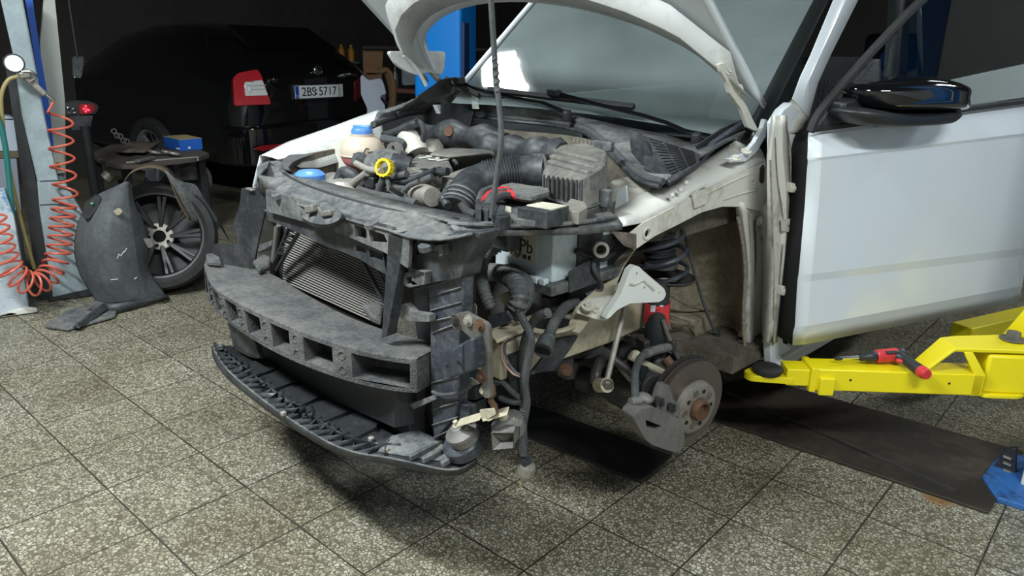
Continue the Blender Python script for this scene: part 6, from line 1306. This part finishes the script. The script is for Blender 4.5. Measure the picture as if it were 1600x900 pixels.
obj('reflector', MB().prism(roundpoly(BL([(395, 233), (406, 228), (442, 224), (444, 228), (410, 236)], .10), .008, 2), (0, .012, 0)), pm('red reflector', (.30, .012, .02), .25), bcar, bevel=.003)
# near rear wheel
whc = B(W(245, 206, D=6.7)); wx = math.copysign(.87, sgn)
whc = V((wx, B(W(245, 215, pl=(V((bo.x, bo.y, 0))+RB.transposed() @ V((wx, 0, 0)), RB.transposed() @ V((1, 0, 0))))).y, .37)); 
def rl_(par, mb): return mb
wheel(bcar, whc, V((math.copysign(1, sgn), 0, 0)), rl_, R=.365, rr_=.25, rimm=pm('grey alloy', (.30, .31, .33), .35, .6), spokes=5)
wheel(bcar, V((-wx, whc.y, .37)), V((-math.copysign(1, sgn), 0, 0)), rl_, R=.365, rr_=.25, rimm=plast_dark, spokes=5)
wheel(bcar, V((wx, whc.y-2.6, .37)), V((math.copysign(1, sgn), 0, 0)), rl_, R=.365, rr_=.25, rimm=plast_dark, spokes=5)
wheel(bcar, V((-wx, whc.y-2.6, .37)), V((-math.copysign(1, sgn), 0, 0)), rl_, R=.365, rr_=.25, rimm=plast_dark, spokes=5)
obj('rear_screen', MB().prism([V((-.50, -.30, z0+1.00)), V((.50, -.30, z0+1.00)), V((.46, -.66, z0+1.19)), V((-.46, -.66, z0+1.19))], (0, .02, .03)), gloss_black, bcar)

# ------------------------------------------------------------------ clutter behind, between the two cars
vd2 = (CAM-W(590, 130, D=8)); vd2.z = 0; vd2.normalize()
def back(D): return W(600, 150, D=D)
def BK(px, py, b): return W(px, py, pl=(b, vd2))
b7 = back(7.7)
sh_ = thing('shelf', 'dark storage shelf against the gloom behind the black car', 'shelf', (b7.x, b7.y, 0), 0)
o_ = V((b7.x, b7.y, 0))
bs = b7-vd2*.55
for u_ in (626, 700, 770):
    p = BK(u_, 100, bs); obj('upright', MB().box(V((p.x, p.y, 1.1))-o_, (.06, .06, 2.2)), plast_dark, sh_)
for z_ in (.25, .85, 1.42, 2.0):
    p, q = BK(568, 100, bs), BK(780, 100, bs); obj('board', MB().bar(V((p.x, p.y, z_))-o_, V((q.x, q.y, z_))-o_, .5, .03), pm('dark board', (.03, .025, .022), .8), sh_)
cbx = thing('cardboard_box', 'brown cardboard box on the shelf beside the black car roof', 'box', tuple(BK(565, 118, b7)))
o1 = V(cbx.location)
zc = .868
cz_ = [BK(u_, v_, b7) for u_, v_ in ((548, 89), (592, 89), (592, 122), (556, 126))]
b8 = b7-vd2*.38
zfix = lambda p, z: V((p.x, p.y, z))
obj('carton', MB().prism([zfix(BK(566, 60, b8), 1.395)-o1, zfix(BK(598, 60, b8), 1.395)-o1, zfix(BK(594, 118, b8), .876)-o1, zfix(BK(567, 118, b8), .876)-o1], -vd2*.3), card, cbx, bevel=.004)
obj('flap', MB().prism([BK(568, 104, b8+vd2*.02)-o1, BK(592, 104, b8+vd2*.02)-o1, BK(588, 114, b8+vd2*.05)-o1, BK(572, 114, b8+vd2*.05)-o1], vd2*.01), card, cbx)
b9 = b7-vd2*1.9
p, q = BK(520, 97, b9), BK(562, 97, b9)
ws = thing('narrow_shelf', 'narrow dark shelf with two orange bottles beyond the black car boot', 'shelf', (p.x, p.y, 0))
o2 = V(ws.location); bz = p.z
obj('board', MB().bar(zfix(p, bz)-o2, zfix(q, bz)-o2, .25, .02), plast_dark, ws)
for e in (p, q): obj('upright', MB().box(zfix(e, (bz-.011)/2)-o2, (.04, .04, bz-.011)), plast_dark, ws)
for i, (u_, lab_) in enumerate(((534, 'left'), (549, 'right'))):
    e = zfix(BK(u_, 92, b9), bz+.0105+.09); oc = obj('orange_bottle', MB().lathe([(.04, -.09), (.04, .05), (.018, .08), (.018, .11), (0, .11)], (0, 0, 0), (0, 0, 1), 16), pm('orange plastic', (.50, .22, .02), .4)); oc.location = e; tag(oc, 'small orange bottle above the black car boot, %s one of two' % lab_, 'bottle', 'orange bottles')
bg_ = thing('paper_sack', 'pale grey white sack with a torn top behind the black car', 'sack', tuple(BK(595, 205, b7)))
o1 = V(bg_.location)
sk = [(563, 120), (566, 117), (576, 126), (596, 122), (600, 132), (604, 148), (593, 153), (602, 165), (600, 195), (580, 230), (570, 225), (574, 170), (564, 148)]
sack_m = pm('grey white sacking', (.42, .46, .54), .8)
obj('bag', MB().prism(roundpoly([BK(a, b, b7+vd2*.80)-o1 for a, b in sk], .02, 2), -vd2*.22), sack_m, bg_, bevel=.03)
obj('print', MB().prism([BK(594, 150, b7+vd2*.802)-o1, BK(603, 146, b7+vd2*.802)-o1, BK(602, 158, b7+vd2*.802)-o1], vd2*.004), pm('dull purple', (.05, .04, .09), .7), bg_)
bsup = BK(585, 232, b7+vd2*.69); obj('crate_below', MB().box(V((bsup.x, bsup.y, bsup.z/2))-o1, (.20, .20, max(.1, bsup.z))), plast_dark, bg_)
rp = thing('rope_coil', 'brown rope hanging in loops beside the pale sack', 'rope', tuple(BK(608, 140, b7+vd2*.8)))
o1 = V(rp.location)
for k in range(4): obj('strand', MB().hose([BK(586+3*k, 112, b7+vd2*(.86+.02*k))-o1, BK(600+2*k, 110, b7+vd2*(.87+.02*k))-o1, BK(609+2*k, 130, b7+vd2*(.88+.02*k))-o1, BK(612+k, 160, b7+vd2*(.88+.02*k))-o1, BK(604+2*k, 180, b7+vd2*(.88+.02*k))-o1, BK(606+2*k, 200, b7+vd2*(.88+.02*k))-o1], .022, 8), pm('brown rope', (.15, .085, .035), .9, col2=(.08, .045, .02), scale=30), rp)
jr = thing('grey_canister', 'dull grey plastic canister on the shelf right of the rope', 'canister', tuple(BK(640, 120, b7)))
o1 = V(jr.location)
obj('jug', MB().prism(roundpoly([BK(a, b, b7)-o1 for a, b in ((628, 134), (652, 132), (648, 108), (640, 104), (628, 106))], .04, 3), -vd2*.22), pm('grey jug', (.16, .19, .21), .5), jr, bevel=.03)
obj('cap', MB().cyl(BK(634, 106, b7-vd2*.1)-o1, BK(633, 100, b7-vd2*.1)-o1, .03), plast_dark, jr)
gt_ = thing('tall_bottle', 'slim bottle with a grey sheen left of the grey canister', 'bottle', tuple(BK(618, 120, b7)))
o1 = V(gt_.location); obj('glass', MB().lathe([(.035, 0), (.035, .14), (.014, .18), (.014, .22), (0, .22)], BK(618, 138, b7)-o1, (0, 0, 1), 16), pm('dark bottle', (.06, .06, .065), .2), gt_)
rbx = thing('red_tray', 'dark red tray on the shelf under the grey canister', 'tray', tuple(BK(638, 143, b7)))
o1 = V(rbx.location); obj('pan', MB().prism(roundpoly([BK(a, b, b7+vd2*.05)-o1 for a, b in ((615, 138), (655, 140), (654, 147), (618, 145))], .01, 2), -vd2*.2), pm('dull red', (.13, .04, .025), .7), rbx, bevel=.006)
tyre_ = thing('spare_tyre', 'black tyre standing against the pale sack beyond the black car', 'tyre', tuple(BK(553, 193, b7-vd2*1.1)))
o1 = V(tyre_.location); tcn = BK(553, 193, b7-vd2*1.1); obj('tread', MB().lathe([(.20, -.09), (.29, -.09), (.315, -.06), (.315, .06), (.29, .09), (.20, .09), (.20, -.09)], tcn-o1, Matrix.Rotation(.5, 3, 'Z') @ vd2, 40, caps=False), rubber_blk, tyre_)
tsup = thing('low_crate', 'dark crate on the floor holding the black tyre', 'crate', (tcn.x, tcn.y, 0)); obj('slatted_side', MB().box((0, 0, max(.05, (tcn.z-.318)/2)), (.4, .4, max(.1, tcn.z-.318))), plast_dark, tsup, bevel=.006)
